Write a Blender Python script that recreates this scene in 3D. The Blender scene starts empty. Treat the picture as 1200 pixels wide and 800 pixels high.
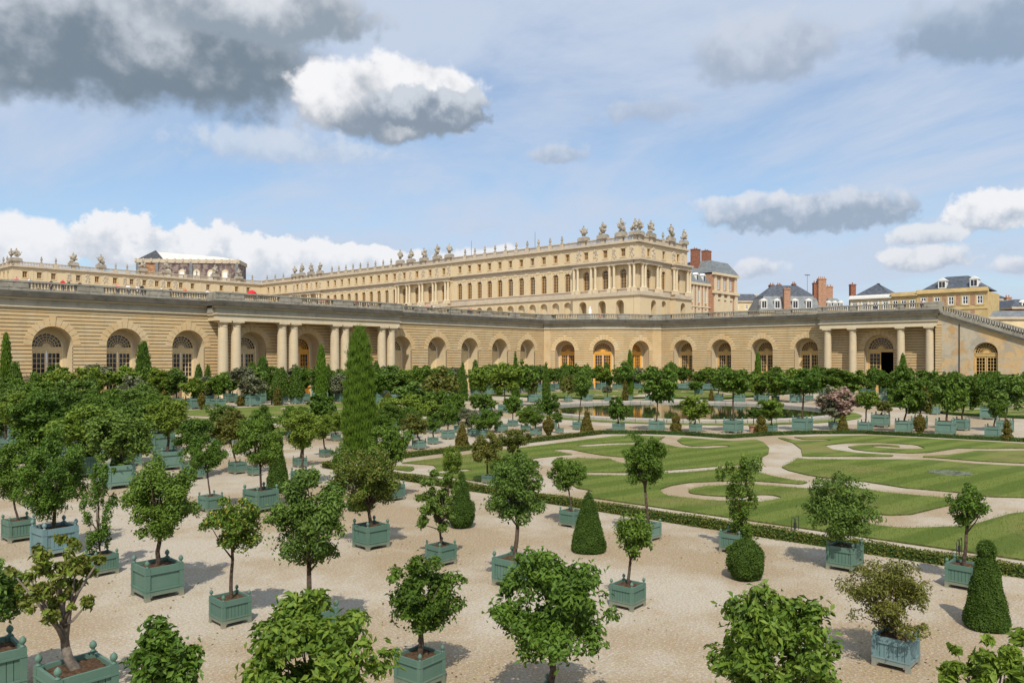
import bpy, math, random
import numpy as np
from mathutils import Vector, Matrix

# ------------------------------------------------------------------ camera, sky, sun, exposure
scene = bpy.context.scene
COL = scene.collection
R = math.radians
YAW, F, HZ, H = 42.0, 933.0, 420.0, 6.0          # heading, focal length (px), horizon row, eye height
cam_d = bpy.data.cameras.new("camera"); cam = bpy.data.objects.new("camera", cam_d); COL.objects.link(cam)
cam_d.sensor_width = 36.0; cam_d.lens = 36.0*F/1200.0
cam_d.shift_y = 20.0/1200.0
cam_d.clip_start = 0.1; cam_d.clip_end = 5000.0
cam.location = (0, 0, H); cam.rotation_euler = (R(90), 0, R(YAW-90))
scene.camera = cam
SUN_AZ, SUN_EL = 223.0, 50.0                     # math azimuth (from +X, counter-clockwise) of the sun
sun_d = bpy.data.lights.new("sun", 'SUN'); sun = bpy.data.objects.new("sun", sun_d); COL.objects.link(sun)
sun_d.energy = 4.2; sun_d.angle = R(0.6); sun_d.color = (1.0, 0.94, 0.85)
sdir = Vector((math.cos(R(SUN_AZ))*math.cos(R(SUN_EL)), math.sin(R(SUN_AZ))*math.cos(R(SUN_EL)), math.sin(R(SUN_EL))))
sun.rotation_euler = sdir.to_track_quat('Z', 'Y').to_euler()
scene.view_settings.view_transform = 'Standard'; scene.view_settings.look = 'None'
scene.view_settings.exposure = 0.0; scene.view_settings.gamma = 1.0
scene.view_settings.use_curve_mapping = False
scene.render.resolution_x = 1024; scene.render.resolution_y = 682

VX = Vector((math.cos(R(YAW)), math.sin(R(YAW)), 0)); RX = Vector((math.sin(R(YAW)), -math.cos(R(YAW)), 0))
def ray(px): 
    t = (px-600.0)/F
    return VX + RX*t
def G(px, py):                                    # pixel on the ground -> (x, y)
    d = F*H/(py-HZ); p = ray(px)*d
    return p.x, p.y
def depth_of(x, y): return x*VX.x + y*VX.y
def at_depth(px, py, d):
    p = ray(px)*d
    return Vector((p.x, p.y, H-(py-HZ)/F*d))
def azel(px, py):
    return YAW-math.degrees(math.atan((px-600)/F)), math.degrees(math.atan((HZ-py)/math.hypot(F, px-600)))

# ------------------------------------------------------------------ node helpers
class NT:
    def __init__(s, tree):
        s.t = tree; s.n = tree.nodes; s.l = tree.links
    def node(s, typ, **kw):
        nd = s.n.new(typ)
        for k, v in kw.items():
            if k.startswith('in_'):
                key = k[3:]; key = int(key) if key.isdigit() else key.replace('_', ' ')
                s.set(nd.inputs[key], v)
            else: setattr(nd, k, v)
        return nd
    def set(s, sock, v):
        if hasattr(v, 'links') or hasattr(v, 'is_output'): s.l.new(v, sock)
        else: sock.default_value = v
    def m(s, op, a, b=None, c=None, clamp=False):
        nd = s.n.new('ShaderNodeMath'); nd.operation = op; nd.use_clamp = clamp
        for i, v in enumerate((a, b, c)):
            if v is not None: s.set(nd.inputs[i], v)
        return nd.outputs[0]
    def vm(s, op, a, b=None):
        nd = s.n.new('ShaderNodeVectorMath'); nd.operation = op
        s.set(nd.inputs[0], a)
        if b is not None: s.set(nd.inputs[1], b)
        return nd.outputs[1] if op in ('DOT_PRODUCT', 'LENGTH') else nd.outputs[0]
    def mix(s, f, a, b, blend='MIX'):
        nd = s.n.new('ShaderNodeMix'); nd.data_type = 'RGBA'; nd.blend_type = blend
        s.set(nd.inputs[0], f); s.set(nd.inputs[6], a); s.set(nd.inputs[7], b)
        return nd.outputs[2]
    def noise(s, vec, scale, detail=4, rough=.55, dist=0.0):
        nd = s.n.new('ShaderNodeTexNoise')
        if vec is not None: s.set(nd.inputs['Vector'], vec)
        nd.inputs['Scale'].default_value = scale; nd.inputs['Detail'].default_value = detail
        nd.inputs['Roughness'].default_value = rough; nd.inputs['Distortion'].default_value = dist
        return nd.outputs[0]
    def sstep(s, v, a, b, o0=0.0, o1=1.0):
        nd = s.n.new('ShaderNodeMapRange'); nd.interpolation_type = 'SMOOTHSTEP'
        s.set(nd.inputs[0], v); s.set(nd.inputs[1], a); s.set(nd.inputs[2], b)
        s.set(nd.inputs[3], o0); s.set(nd.inputs[4], o1)
        return nd.outputs[0]
def C3(*c): return (c[0], c[1], c[2], 1.0)

# ------------------------------------------------------------------ world: Nishita sky with a cloud layer
world = bpy.data.worlds.new("World"); scene.world = world; world.use_nodes = True
w = NT(world.node_tree); w.n.clear()
sky = w.node('ShaderNodeTexSky', sky_type='NISHITA', sun_disc=False)
sky.sun_elevation = R(SUN_EL); sky.sun_rotation = R(90-SUN_AZ); sky.altitude = 100; sky.air_density = 1.0
sky.dust_density = 1.2; sky.ozone_density = 1.6
K = 10.0                                          # Background strength is 0.1, cloud radiances are given x10
tc = w.node('ShaderNodeTexCoord'); D0 = tc.outputs['Generated']
sep = w.node('ShaderNodeSeparateXYZ'); w.l.new(D0, sep.inputs[0])
az = w.m('MULTIPLY', w.m('ARCTAN2', sep.outputs[1], sep.outputs[0]), 180/math.pi)
el = w.m('MULTIPLY', w.m('ARCSINE', sep.outputs[2]), 180/math.pi)
n_big = w.noise(D0, 7.0, 5, .55); n_mid = w.noise(D0, 18.0, 7, .52); n_fine = w.noise(D0, 60.0, 5, .5); n_puff = w.noise(D0, 38.0, 6, .55)
# planar coordinates of a high layer, for the thin veil that streaks the whole sky
zz = w.m('ADD', w.m('MAXIMUM', sep.outputs[2], 0.0), 0.22)
cmb = w.node('ShaderNodeCombineXYZ')
w.l.new(w.m('DIVIDE', sep.outputs[0], zz), cmb.inputs[0]); w.l.new(w.m('MULTIPLY', w.m('DIVIDE', sep.outputs[1], zz), .55), cmb.inputs[1])
veil_n = w.noise(cmb.outputs[0], 1.15, 8, .62, .4)
veil = w.sstep(veil_n, .33, .58, .25, .96)
base = w.mix(veil, w.mix(1.0, sky.outputs[0], C3(1.28, 1.46, 1.55), 'MULTIPLY'), C3(.57*K, .655*K, .80*K))
# scattered small grey scud over the whole sky
scud_n = w.noise(w.vm('MULTIPLY', D0, (1.0, 1.0, 2.2)), 5.2, 8, .62)
scud = w.sstep(scud_n, .60, .74, 0.0, .45)
base = w.mix(scud, base, C3(.46*K, .54*K, .66*K))
def cloud(col, px, py, hw, hh, lo, hi, split=0.0, rough=1.0, soft=.22, opac=1.0):
    n_edge = n_puff if hh < 40 else n_mid
    a, e = azel(px, py)
    cw = hw/F*57.3*math.cos(math.atan((px-600)/F))**2; ch = hh/F*57.3
    da = w.m('DIVIDE', w.m('SUBTRACT', a, az), cw); de = w.m('DIVIDE', w.m('SUBTRACT', el, e), ch)
    # flat bases: the lower half is squashed
    de2 = w.m('MULTIPLY', de, w.sstep(de, -.2, .1, 1.25, 1.0))
    r = w.m('SQRT', w.m('ADD', w.m('MULTIPLY', da, da), w.m('MULTIPLY', de2, de2)))
    f = w.m('ADD', w.m('SUBTRACT', 1.0, r), w.m('MULTIPLY', w.m('SUBTRACT', w.m('ADD', w.m('MULTIPLY', n_big, .35 if hh < 40 else .45), w.m('MULTIPLY', n_edge, .65 if hh < 40 else .55)), .5), 2.6*rough))
    f = w.m('ADD', f, w.m('MULTIPLY', w.m('SUBTRACT', n_fine, .5), .4*rough))
    mask = w.m('MULTIPLY', w.sstep(f, 0.0, soft), opac)
    sh = w.m('ADD', de, w.m('MULTIPLY', w.m('SUBTRACT', n_edge, .5), 3.0))
    sh = w.m('ADD', sh, w.m('MULTIPLY', w.m('SUBTRACT', n_fine, .5), .6))
    tone = w.sstep(sh, split-.75, split+.55)
    cc = w.mix(tone, C3(*[x*K for x in lo]), C3(*[x*K for x in hi]))
    return w.mix(mask, col, cc)
GREY, MID, WHITE = (.20, .255, .315), (.38, .45, .55), (.88, .89, .92)
SOFTW = (.66, .71, .80)
c = base
for a in [
    (1150, 34, 150, 42, (.29, .38, .50), (.50, .58, .70), .3, 1.0, .35, .9),
    (885, 58, 135, 44, (.36, .43, .54), (.60, .66, .76), .2, 1.1, .5, .8),
    (760, 130, 80, 20, (.42, .49, .61), (.56, .63, .74), .2, 1.1, .5, .65),
    (655, 182, 40, 16, (.40, .47, .58), (.62, .67, .76), .2, 1.0, .5, .7),
    (955, 250, 150, 27, (.33, .41, .52), (.66, .71, .80), .45, .9, .35, .9),
    (880, 238, 80, 14, (.50, .57, .68), (.74, .77, .83), .1, .9, .4, .8),
    (1160, 248, 66, 27, (.42, .50, .61), WHITE, -.25, .8, .25, 1.0),
    (1085, 276, 52, 14, (.48, .55, .66), (.78, .81, .86), -.1, .8, .3, .95),
    (1085, 303, 60, 17, (.44, .51, .62), (.80, .82, .86), -.1, .8, .3, .95),
    (885, 315, 36, 14, (.50, .57, .68), (.76, .79, .85), .0, .8, .4, .9),
    (1195, 312, 40, 12, (.50, .57, .68), (.78, .80, .85), .0, .8, .35, .9),
    (170, 62, 285, 78, GREY, (.60, .65, .71), .60, .75, .45, 1.0),
    (300, 14, 190, 46, (.30, .36, .43), (.72, .75, .80), .3, 1.0, .35, 1.0),
    (40, 40, 190, 78, GREY, (.58, .63, .70), .45, .7, .5, .95),
    (330, 175, 150, 26, (.50, .58, .70), (.70, .75, .82), .1, 1.0, .6, .6),
    (450, 118, 112, 58, (.27, .33, .41), (.93, .93, .95), .02, .75, .2, 1.0),
    (500, 132, 92, 30, (.26, .32, .40), (.62, .67, .74), .35, .9, .3, 1.0),
    (20, 296, 80, 40, (.58, .65, .75), WHITE, .0, .8, .2, 1.0),
    (145, 284, 70, 36, (.60, .65, .73), WHITE, .0, .8, .2, 1.0),
    (245, 298, 100, 36, (.56, .63, .73), WHITE, .0, .8, .2, 1.0),
    (335, 308, 100, 30, (.56, .62, .71), WHITE, .0, .8, .2, 1.0),
    (435, 308, 90, 22, (.62, .68, .77), WHITE, .0, .8, .2, 1.0),
    (575, 304, 80, 17, (.70, .75, .83), WHITE, -.5, .8, .3, .9)]:
    c = cloud(c, *a)
bg = w.node('ShaderNodeBackground'); w.l.new(c, bg.inputs[0]); bg.inputs[1].default_value = 0.1
wo = w.node('ShaderNodeOutputWorld'); w.l.new(bg.outputs[0], wo.inputs[0])

# ------------------------------------------------------------------ materials
def mat(name, build):
    m = bpy.data.materials.new(name); m.use_nodes = True
    nt = NT(m.node_tree); nt.n.clear()
    out = nt.node('ShaderNodeOutputMaterial'); sh = build(nt)
    nt.l.new(sh, out.inputs[0]); return m
def princ(nt, col, rough=.8, spec=.3, bump=None, bstr=.3, bdist=.02, metal=0.0):
    p = nt.node('ShaderNodeBsdfPrincipled')
    nt.set(p.inputs['Base Color'], col); nt.set(p.inputs['Roughness'], rough)
    p.inputs['Specular IOR Level'].default_value = spec; p.inputs['Metallic'].default_value = metal
    if bump is not None:
        b = nt.node('ShaderNodeBump'); b.inputs['Strength'].default_value = bstr; b.inputs['Distance'].default_value = bdist
        nt.set(b.inputs['Height'], bump); nt.l.new(b.outputs[0], p.inputs['Normal'])
    return p.outputs[0]
def wpos(nt): return nt.node('ShaderNodeNewGeometry').outputs['Position']

def m_stone(c1, c2, stain=(.10, .095, .085), amt=.35, scale=.9, streak=.5, rough=.9, block=0.0):
    def b(nt):
        P = wpos(nt)
        n1 = nt.noise(P, scale*.35, 5, .6); n2 = nt.noise(P, scale*2.2, 6, .65); n3 = nt.noise(P, 14, 4, .6)
        col = nt.mix(nt.sstep(n1, .35, .66), C3(*c1), C3(*c2))
        col = nt.mix(nt.m('MULTIPLY', n2, .5), col, C3(*[x*.72 for x in c2]))
        if block:                                 # each laid stone has its own tint
            q = nt.vm('MULTIPLY', P, (1/1.3, 1/1.3, 1/block))
            fl = nt.vm('FLOOR', q)
            wn = nt.node('ShaderNodeTexWhiteNoise', noise_dimensions='3D'); nt.l.new(fl, wn.inputs[0])
            col = nt.mix(nt.sstep(wn.outputs[0], 0, 1, 0, .5), col, C3(c1[0]*1.05, c1[1]*.93, c1[2]*.78))
        sx = nt.vm('MULTIPLY', P, (1.3, 1.3, .16)); ns = nt.noise(sx, 1.0, 6, .62)
        st = nt.m('MULTIPLY', nt.sstep(ns, .52, .74), streak)
        sp = nt.m('MULTIPLY', nt.sstep(nt.noise(P, scale*1.1, 7, .68), .50, .72), amt)
        col = nt.mix(nt.m('MAXIMUM', st, sp), col, C3(*stain))
        return princ(nt, col, rough, .2, n3, .35, .02)
    return mat('stone', b)
M = {}
M['wall'] = m_stone((.60, .435, .225), (.64, .505, .305), (.30, .24, .155), .34, .8, .40, .9, .47)
M['wall_top'] = m_stone((.47, .42, .32), (.36, .33, .26), (.18, .16, .125), .5, .8, .5)
M['dark_stone'] = m_stone((.40, .365, .29), (.29, .265, .21), (.06, .056, .047), .65, 1.2, .55)
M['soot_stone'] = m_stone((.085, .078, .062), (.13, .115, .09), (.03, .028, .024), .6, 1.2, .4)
M['column'] = m_stone((.66, .53, .34), (.60, .49, .32), (.40, .33, .23), .3, .8, .4)
M['pale_stone'] = m_stone((.70, .60, .42), (.66, .54, .35), (.42, .34, .22), .22, .8, .25)
M['recess'] = m_stone((.66, .53, .33), (.62, .51, .33), (.42, .34, .22), .2, .8, .2)
M['palace'] = m_stone((.68, .54, .33), (.64, .52, .33), (.45, .36, .24), .2, .5, .3)
M['palace_trim'] = m_stone((.60, .50, .36), (.52, .44, .33), (.26, .22, .17), .45, .7, .4)
M['statue'] = m_stone((.50, .44, .34), (.33, .29, .23), (.12, .105, .085), .6, 2.0, .3)
M['rubble_kerb'] = m_stone((.38, .35, .29), (.44, .40, .33), (.2, .19, .16), .45, 2.0, .2)

def b_plaster(nt):
    P = wpos(nt); a = nt.noise(P, .16, 7, .62, .6); b_ = nt.noise(P, .33, 8, .68, .3); d_ = nt.noise(P, 1.3, 7, .7)
    col = nt.mix(nt.sstep(a, .44, .54), C3(.60, .40, .19), C3(.50, .425, .30))
    col = nt.mix(nt.sstep(b_, .50, .60, 0, .75), col, C3(.36, .33, .265))
    col = nt.mix(nt.sstep(nt.noise(P, .24, 6, .6), .58, .66, 0, .8), col, C3(.52, .30, .115))
    col = nt.mix(nt.sstep(d_, .45, .7, 0, .4), col, C3(.30, .25, .17))
    return princ(nt, col, .95, .15, d_, .3, .02)
M['plaster'] = mat('plaster', b_plaster)
def m_flat(name, col, rough=.7, spec=.3, var=.25, scale=3.0, bump=0.0, metal=0.0):
    def b(nt):
        P = wpos(nt); n = nt.noise(P, scale, 6, .62)
        cc = nt.mix(nt.sstep(n, .3, .7, 0, 1), C3(*[x*(1-var) for x in col]), C3(*[min(1, x*(1+var)) for x in col]))
        return princ(nt, cc, rough, spec, nt.noise(P, scale*8, 3) if bump else None, bump, .01, metal)
    return mat(name, b)
M['joint'] = m_flat('joint', (.30, .23, .135), .95, .1, .3, 1.0)
M['cream_paint'] = m_flat('cream_paint', (.72, .56, .31), .55, .4, .08)
M['ochre_paint'] = m_flat('ochre_paint', (.72, .36, .055), .5, .4, .10)
M['tan_paint'] = m_flat('tan_paint', (.60, .39, .14), .55, .4, .10)
M['shutter'] = m_flat('shutter', (.46, .29, .12), .6, .3, .2)
M['white_paint'] = m_flat('white_paint', (.78, .76, .70), .6, .3, .05)
M['slate'] = m_flat('slate', (.075, .085, .10), .55, .4, .35, 1.5, .2)
M['zinc'] = m_flat('zinc', (.165, .18, .18), .5, .4, .25, .8)
M['brick'] = m_flat('brick', (.27, .115, .068), .9, .2, .3, 2.0, .2)
M['brick_pale'] = m_flat('brick_pale', (.40, .225, .14), .9, .2, .2, 2.0, .2)
M['yellow_wall'] = m_flat('yellow_wall', (.54, .40, .185), .9, .2, .15, .6)
M['cream_wall'] = m_flat('cream_wall', (.62, .50, .30), .9, .2, .12, .5)
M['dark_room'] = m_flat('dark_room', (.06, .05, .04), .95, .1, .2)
M['drain'] = m_flat('drain', (.13, .14, .10), .95, .1, .6, 3.0)
M['iron'] = m_flat('iron', (.05, .05, .048), .5, .4, .2, 6, 0, .6)
M['lead'] = m_flat('lead', (.16, .17, .18), .6, .3, .25, 1.0)
def b_glass(nt):
    P = wpos(nt); n = nt.noise(P, .9, 3)
    return princ(nt, nt.mix(n, C3(.018, .017, .02), C3(.05, .045, .05)), .12, .5)
M['glass'] = mat('glass', b_glass)
M['brown_glass'] = m_flat('brown_glass', (.11, .075, .045), .2, .5, .3, .8)
def b_water(nt):
    P = wpos(nt)
    return princ(nt, C3(.030, .036, .016), .03, .5, nt.noise(nt.vm('MULTIPLY', P, (1, 1, 1)), 2.4, 3), .10, .02)
M['water'] = mat('water', b_water)

def b_gravel(nt):
    P = wpos(nt)
    big = nt.noise(P, .13, 5, .6); mid = nt.noise(P, .9, 6, .65); fine = nt.noise(P, 17, 7, .82); grit = nt.noise(P, 75, 3, .7)
    col = nt.mix(nt.sstep(big, .42, .58), C3(.318, .236, .138), C3(.425, .368, .280))
    col = nt.mix(nt.sstep(mid, .48, .74, 0, .6), col, C3(.325, .228, .118))
    col = nt.mix(nt.sstep(nt.noise(P, .35, 7, .7), .56, .74, 0, .45), col, C3(.54, .47, .355))
    col = nt.mix(nt.sstep(fine, .48, .66, 0, .75), col, C3(.185, .14, .088))
    col = nt.mix(nt.sstep(fine, .34, .48, .8, 0), col, C3(.66, .60, .50))
    vor = nt.node('ShaderNodeTexVoronoi'); nt.l.new(P, vor.inputs['Vector']); vor.inputs['Scale'].default_value = 22
    col = nt.mix(nt.sstep(vor.outputs['Distance'], .0, .6, .30, 0), col, nt.mix(.5, vor.outputs['Color'], C3(.62, .50, .34)))
    hgt = nt.m('ADD', nt.m('MULTIPLY', fine, .6), nt.m('MULTIPLY', grit, .4))
    return princ(nt, col, .95, .12, hgt, .5, .012)
M['gravel'] = mat('gravel', b_gravel)
def b_lawn(nt):
    P = wpos(nt)
    sp = nt.node('ShaderNodeSeparateXYZ'); nt.l.new(P, sp.inputs[0])
    q = nt.m('ADD', nt.m('ADD', sp.outputs[1], nt.m('MULTIPLY', sp.outputs[0], .15)), nt.m('MULTIPLY', nt.noise(P, .35, 2), .5))
    s = nt.m('SINE', nt.m('MULTIPLY', q, 2*math.pi/2.1))
    tuft = nt.noise(P, 9, 6, .7); patch = nt.noise(P, .16, 5, .6); blade = nt.noise(P, 45, 4, .7)
    col = nt.mix(nt.sstep(s, -.35, .35), C3(.100, .142, .022), C3(.158, .195, .038))
    col = nt.mix(nt.sstep(patch, .50, .68, 0, .75), col, C3(.235, .205, .070))
    col = nt.mix(nt.sstep(tuft, .45, .75, 0, .55), col, C3(.085, .120, .018))
    col = nt.mix(nt.sstep(blade, .5, .75, 0, .4), col, C3(.25, .28, .075))
    return princ(nt, col, .9, .15, nt.m('ADD', tuft, blade), .8, .05)
M['lawn'] = mat('lawn', b_lawn)
M['turf_edge'] = m_flat('turf_edge', (.085, .090, .026), .95, .1, .4, 6)
M['soil'] = m_flat('soil', (.085, .050, .028), .95, .1, .45, 14, .5)
M['bark'] = m_flat('bark', (.085, .06, .042), .95, .15, .4, 12, .8)
M['pale_bark'] = m_flat('pale_bark', (.17, .14, .11), .95, .15, .35, 9, .8)

def m_box(col):
    def b(nt):
        P = wpos(nt); oi = nt.node('ShaderNodeObjectInfo')
        n = nt.noise(P, 2.0, 6, .65); sx = nt.noise(nt.vm('MULTIPLY', P, (9, 9, .8)), 1.0, 5, .6)
        cc = nt.mix(nt.sstep(n, .3, .72, 0, .55), C3(*col), C3(col[0]*1.3+.02, col[1]*1.15+.02, col[2]*1.18+.02))
        cc = nt.mix(nt.m('MULTIPLY', oi.outputs['Random'], .45), cc, C3(col[0]*.72, col[1]*.78, col[2]*.80))
        cc = nt.mix(nt.sstep(sx, .58, .78, 0, .45), cc, C3(.20, .21, .16))
        sp = nt.node('ShaderNodeSeparateXYZ'); nt.l.new(P, sp.inputs[0])
        mud = nt.m('MULTIPLY', nt.sstep(sp.outputs[2], .0, .26, .9, 0), nt.sstep(n, .3, .6, .3, 1))
        cc = nt.mix(mud, cc, C3(.30, .25, .17))          # splashed gravel dust on the feet
        return princ(nt, cc, .62, .3, sx, .25, .01)
    return mat('planter_paint', b)
M['box_green'] = m_box((.092, .168, .122))
M['box_blue'] = m_box((.135, .225, .225))
M['box_teal'] = m_box((.130, .222, .170))

def m_leaf(name, dark, lite, rough=.5, trans=.22, hue=.35):
    def b(nt):
        at = nt.node('ShaderNodeAttribute', attribute_name='tone'); oi = nt.node('ShaderNodeObjectInfo')
        col = nt.mix(at.outputs['Fac'], C3(*dark), C3(*lite))
        col = nt.mix(nt.m('MULTIPLY', oi.outputs['Random'], hue), col, C3(lite[0]*1.25, lite[1]*1.0, lite[2]*1.0))
        p = nt.node('ShaderNodeBsdfPrincipled'); nt.l.new(col, p.inputs['Base Color'])
        p.inputs['Roughness'].default_value = rough; p.inputs['Specular IOR Level'].default_value = .22
        t = nt.node('ShaderNodeBsdfTranslucent'); nt.l.new(nt.mix(.5, col, C3(lite[0]*1.6, lite[1]*1.5, lite[2]*.8)), t.inputs[0])
        ms = nt.node('ShaderNodeMixShader'); ms.inputs[0].default_value = trans
        nt.l.new(p.outputs[0], ms.inputs[1]); nt.l.new(t.outputs[0], ms.inputs[2])
        return ms.outputs[0]
    return mat(name, b)
M['leaf'] = m_leaf('orange_leaf', (.036, .085, .010), (.125, .215, .026))
M['leaf_light'] = m_leaf('pale_leaf', (.066, .118, .012), (.190, .275, .034))
M['leaf_dark'] = m_leaf('laurel_leaf', (.028, .068, .009), (.104, .182, .021))
M['leaf_blue'] = m_leaf('grey_green_leaf', (.045, .095, .016), (.135, .220, .036))
M['leaf_olive'] = m_leaf('olive_leaf', (.065, .085, .014), (.165, .180, .034), .5, .2)
M['leaf_silver'] = m_leaf('silver_leaf', (.09, .11, .06), (.20, .22, .12), .6, .2)
M['leaf_yellow'] = m_leaf('yellowed_leaf', (.13, .16, .02), (.36, .34, .06))
M['yew'] = m_leaf('yew_needle', (.032, .072, .008), (.090, .155, .018), .6, .15, .15)
M['yew_gold'] = m_leaf('yew_dry_needle', (.085, .078, .012), (.195, .160, .030), .6, .15, .15)
M['cypress'] = m_leaf('cypress_spray', (.036, .085, .006), (.120, .205, .016), .6, .15, .15)
M['box_leaf'] = m_leaf('box_leaf', (.070, .090, .012), (.19, .20, .036), .55, .2, .1)
M['blossom'] = m_leaf('blossom', (.27, .19, .14), (.50, .35, .31), .6, .3, 0)
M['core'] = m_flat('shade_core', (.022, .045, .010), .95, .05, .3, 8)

# ------------------------------------------------------------------ mesh helpers
class MB:
    def __init__(s): s.v = []; s.f = []; s.mi = []; s.cur = 0
    def add(s, vs, fs):
        b = len(s.v); s.v += [tuple(p) for p in vs]
        for f in fs: s.f.append([b+i for i in f]); s.mi.append(s.cur)
    def quad(s, a, b, c, d): s.add((a, b, c, d), ((0, 1, 2, 3),))
    def box(s, x0, y0, z0, x1, y1, z1):
        s.add([(x0, y0, z0), (x1, y0, z0), (x1, y1, z0), (x0, y1, z0), (x0, y0, z1), (x1, y0, z1), (x1, y1, z1), (x0, y1, z1)],
              [(0, 3, 2, 1), (4, 5, 6, 7), (0, 1, 5, 4), (1, 2, 6, 5), (2, 3, 7, 6), (3, 0, 4, 7)])
    def prism(s, poly, z0, z1):                    # polygon in xy extruded in z (counter-clockwise)
        n = len(poly)
        s.add([(x, y, z0) for x, y in poly]+[(x, y, z1) for x, y in poly],
              [tuple(range(n-1, -1, -1)), tuple(range(n, 2*n))]+[(i, (i+1) % n, n+(i+1) % n, n+i) for i in range(n)])
    def yprism(s, poly, y0, y1):                   # polygon in (x, z) extruded along y
        n = len(poly)
        s.add([(x, y0, z) for x, z in poly]+[(x, y1, z) for x, z in poly],
              [tuple(range(n)), tuple(range(2*n-1, n-1, -1))]+[((i+1) % n, i, n+i, n+(i+1) % n) for i in range(n)])
    def lathe(s, prof, n=12, c=(0, 0, 0)):
        vs = []; m = len(prof)
        for k in range(n):
            a = 2*math.pi*k/n
            for r, z in prof: vs.append((c[0]+r*math.cos(a), c[1]+r*math.sin(a), c[2]+z))
        fs = [(k*m+i, ((k+1) % n)*m+i, ((k+1) % n)*m+i+1, k*m+i+1) for k in range(n) for i in range(m-1)]
        fs.append(tuple(k*m+m-1 for k in range(n))); fs.append(tuple(k*m for k in range(n-1, -1, -1)))
        s.add(vs, fs)
    def tube(s, path, rad, n=7):
        vs = []
        P = [Vector(p) for p in path]
        for i, p in enumerate(P):
            d = (P[min(i+1, len(P)-1)]-P[max(i-1, 0)])
            d = d.normalized() if d.length > 1e-6 else Vector((0, 0, 1))
            a = d.orthogonal().normalized() if abs(d.z) < .95 else Vector((1, 0, 0)).cross(d).normalized()
            b = d.cross(a)
            for k in range(n):
                t = 2*math.pi*k/n
                vs.append(p+(a*math.cos(t)+b*math.sin(t))*rad[i])
        fs = [(i*n+k, i*n+(k+1) % n, (i+1)*n+(k+1) % n, (i+1)*n+k) for i in range(len(P)-1) for k in range(n)]
        fs.append(tuple((len(P)-1)*n+k for k in range(n))); fs.append(tuple(range(n-1, -1, -1)))
        s.add(vs, fs)
    def mesh(s, name, mats, smooth=False):
        me = bpy.data.meshes.new(name); me.from_pydata(s.v, [], s.f)
        for m in (mats if isinstance(mats, (list, tuple)) else [mats]): me.materials.append(m)
        if any(s.mi): me.polygons.foreach_set('material_index', s.mi)
        if smooth: me.polygons.foreach_set('use_smooth', [True]*len(me.polygons))
        me.update(); return me
    def build(s, name, mats, parent=None, loc=None, rz=0.0, smooth=False):
        return link(name, s.mesh(name, mats, smooth), parent, loc, rz)
def link(name, me, parent=None, loc=None, rz=0.0, scale=None):
    o = bpy.data.objects.new(name, me); COL.objects.link(o); o.parent = parent
    if loc is not None: o.location = loc
    if rz: o.rotation_euler = (0, 0, rz)
    if scale is not None: o.scale = scale if hasattr(scale, '__len__') else (scale,)*3
    return o
def tag(o, label=None, cat=None, group=None, kind=None):
    if label: o['label'] = label
    if cat: o['category'] = cat
    if group: o['group'] = group
    if kind: o['kind'] = kind
    return o
def empty(name, loc, label, cat, group=None, rz=0.0):
    return tag(link(name, None, None, loc, rz), label, cat, group)
def np_mesh(name, V, Fc, mats, tone=None, mi=None, smooth=False):
    me = bpy.data.meshes.new(name); nv, nf, k = len(V), len(Fc), Fc.shape[1]
    me.vertices.add(nv); me.vertices.foreach_set('co', np.ascontiguousarray(V, dtype=np.float32).ravel())
    me.loops.add(nf*k); me.loops.foreach_set('vertex_index', np.ascontiguousarray(Fc, dtype=np.int32).ravel())
    me.polygons.add(nf); me.polygons.foreach_set('loop_start', np.arange(0, nf*k, k, dtype=np.int32))
    for m in (mats if isinstance(mats, (list, tuple)) else [mats]): me.materials.append(m)
    if mi is not None: me.polygons.foreach_set('material_index', np.ascontiguousarray(mi, dtype=np.int32))
    if tone is not None:
        a = me.attributes.new('tone', 'FLOAT', 'POINT'); a.data.foreach_set('value', np.ascontiguousarray(tone, dtype=np.float32))
    if smooth: me.polygons.foreach_set('use_smooth', np.ones(nf, dtype=bool))
    me.update(calc_edges=True); return me

# ------------------------------------------------------------------ ground, lawns, pool, hedges
mb = MB(); mb.quad((-1500, -1500, 0), (1500, -1500, 0), (1500, 1500, 0), (-1500, 1500, 0))
tag(mb.build('ground', M['gravel']), kind='structure')

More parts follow.
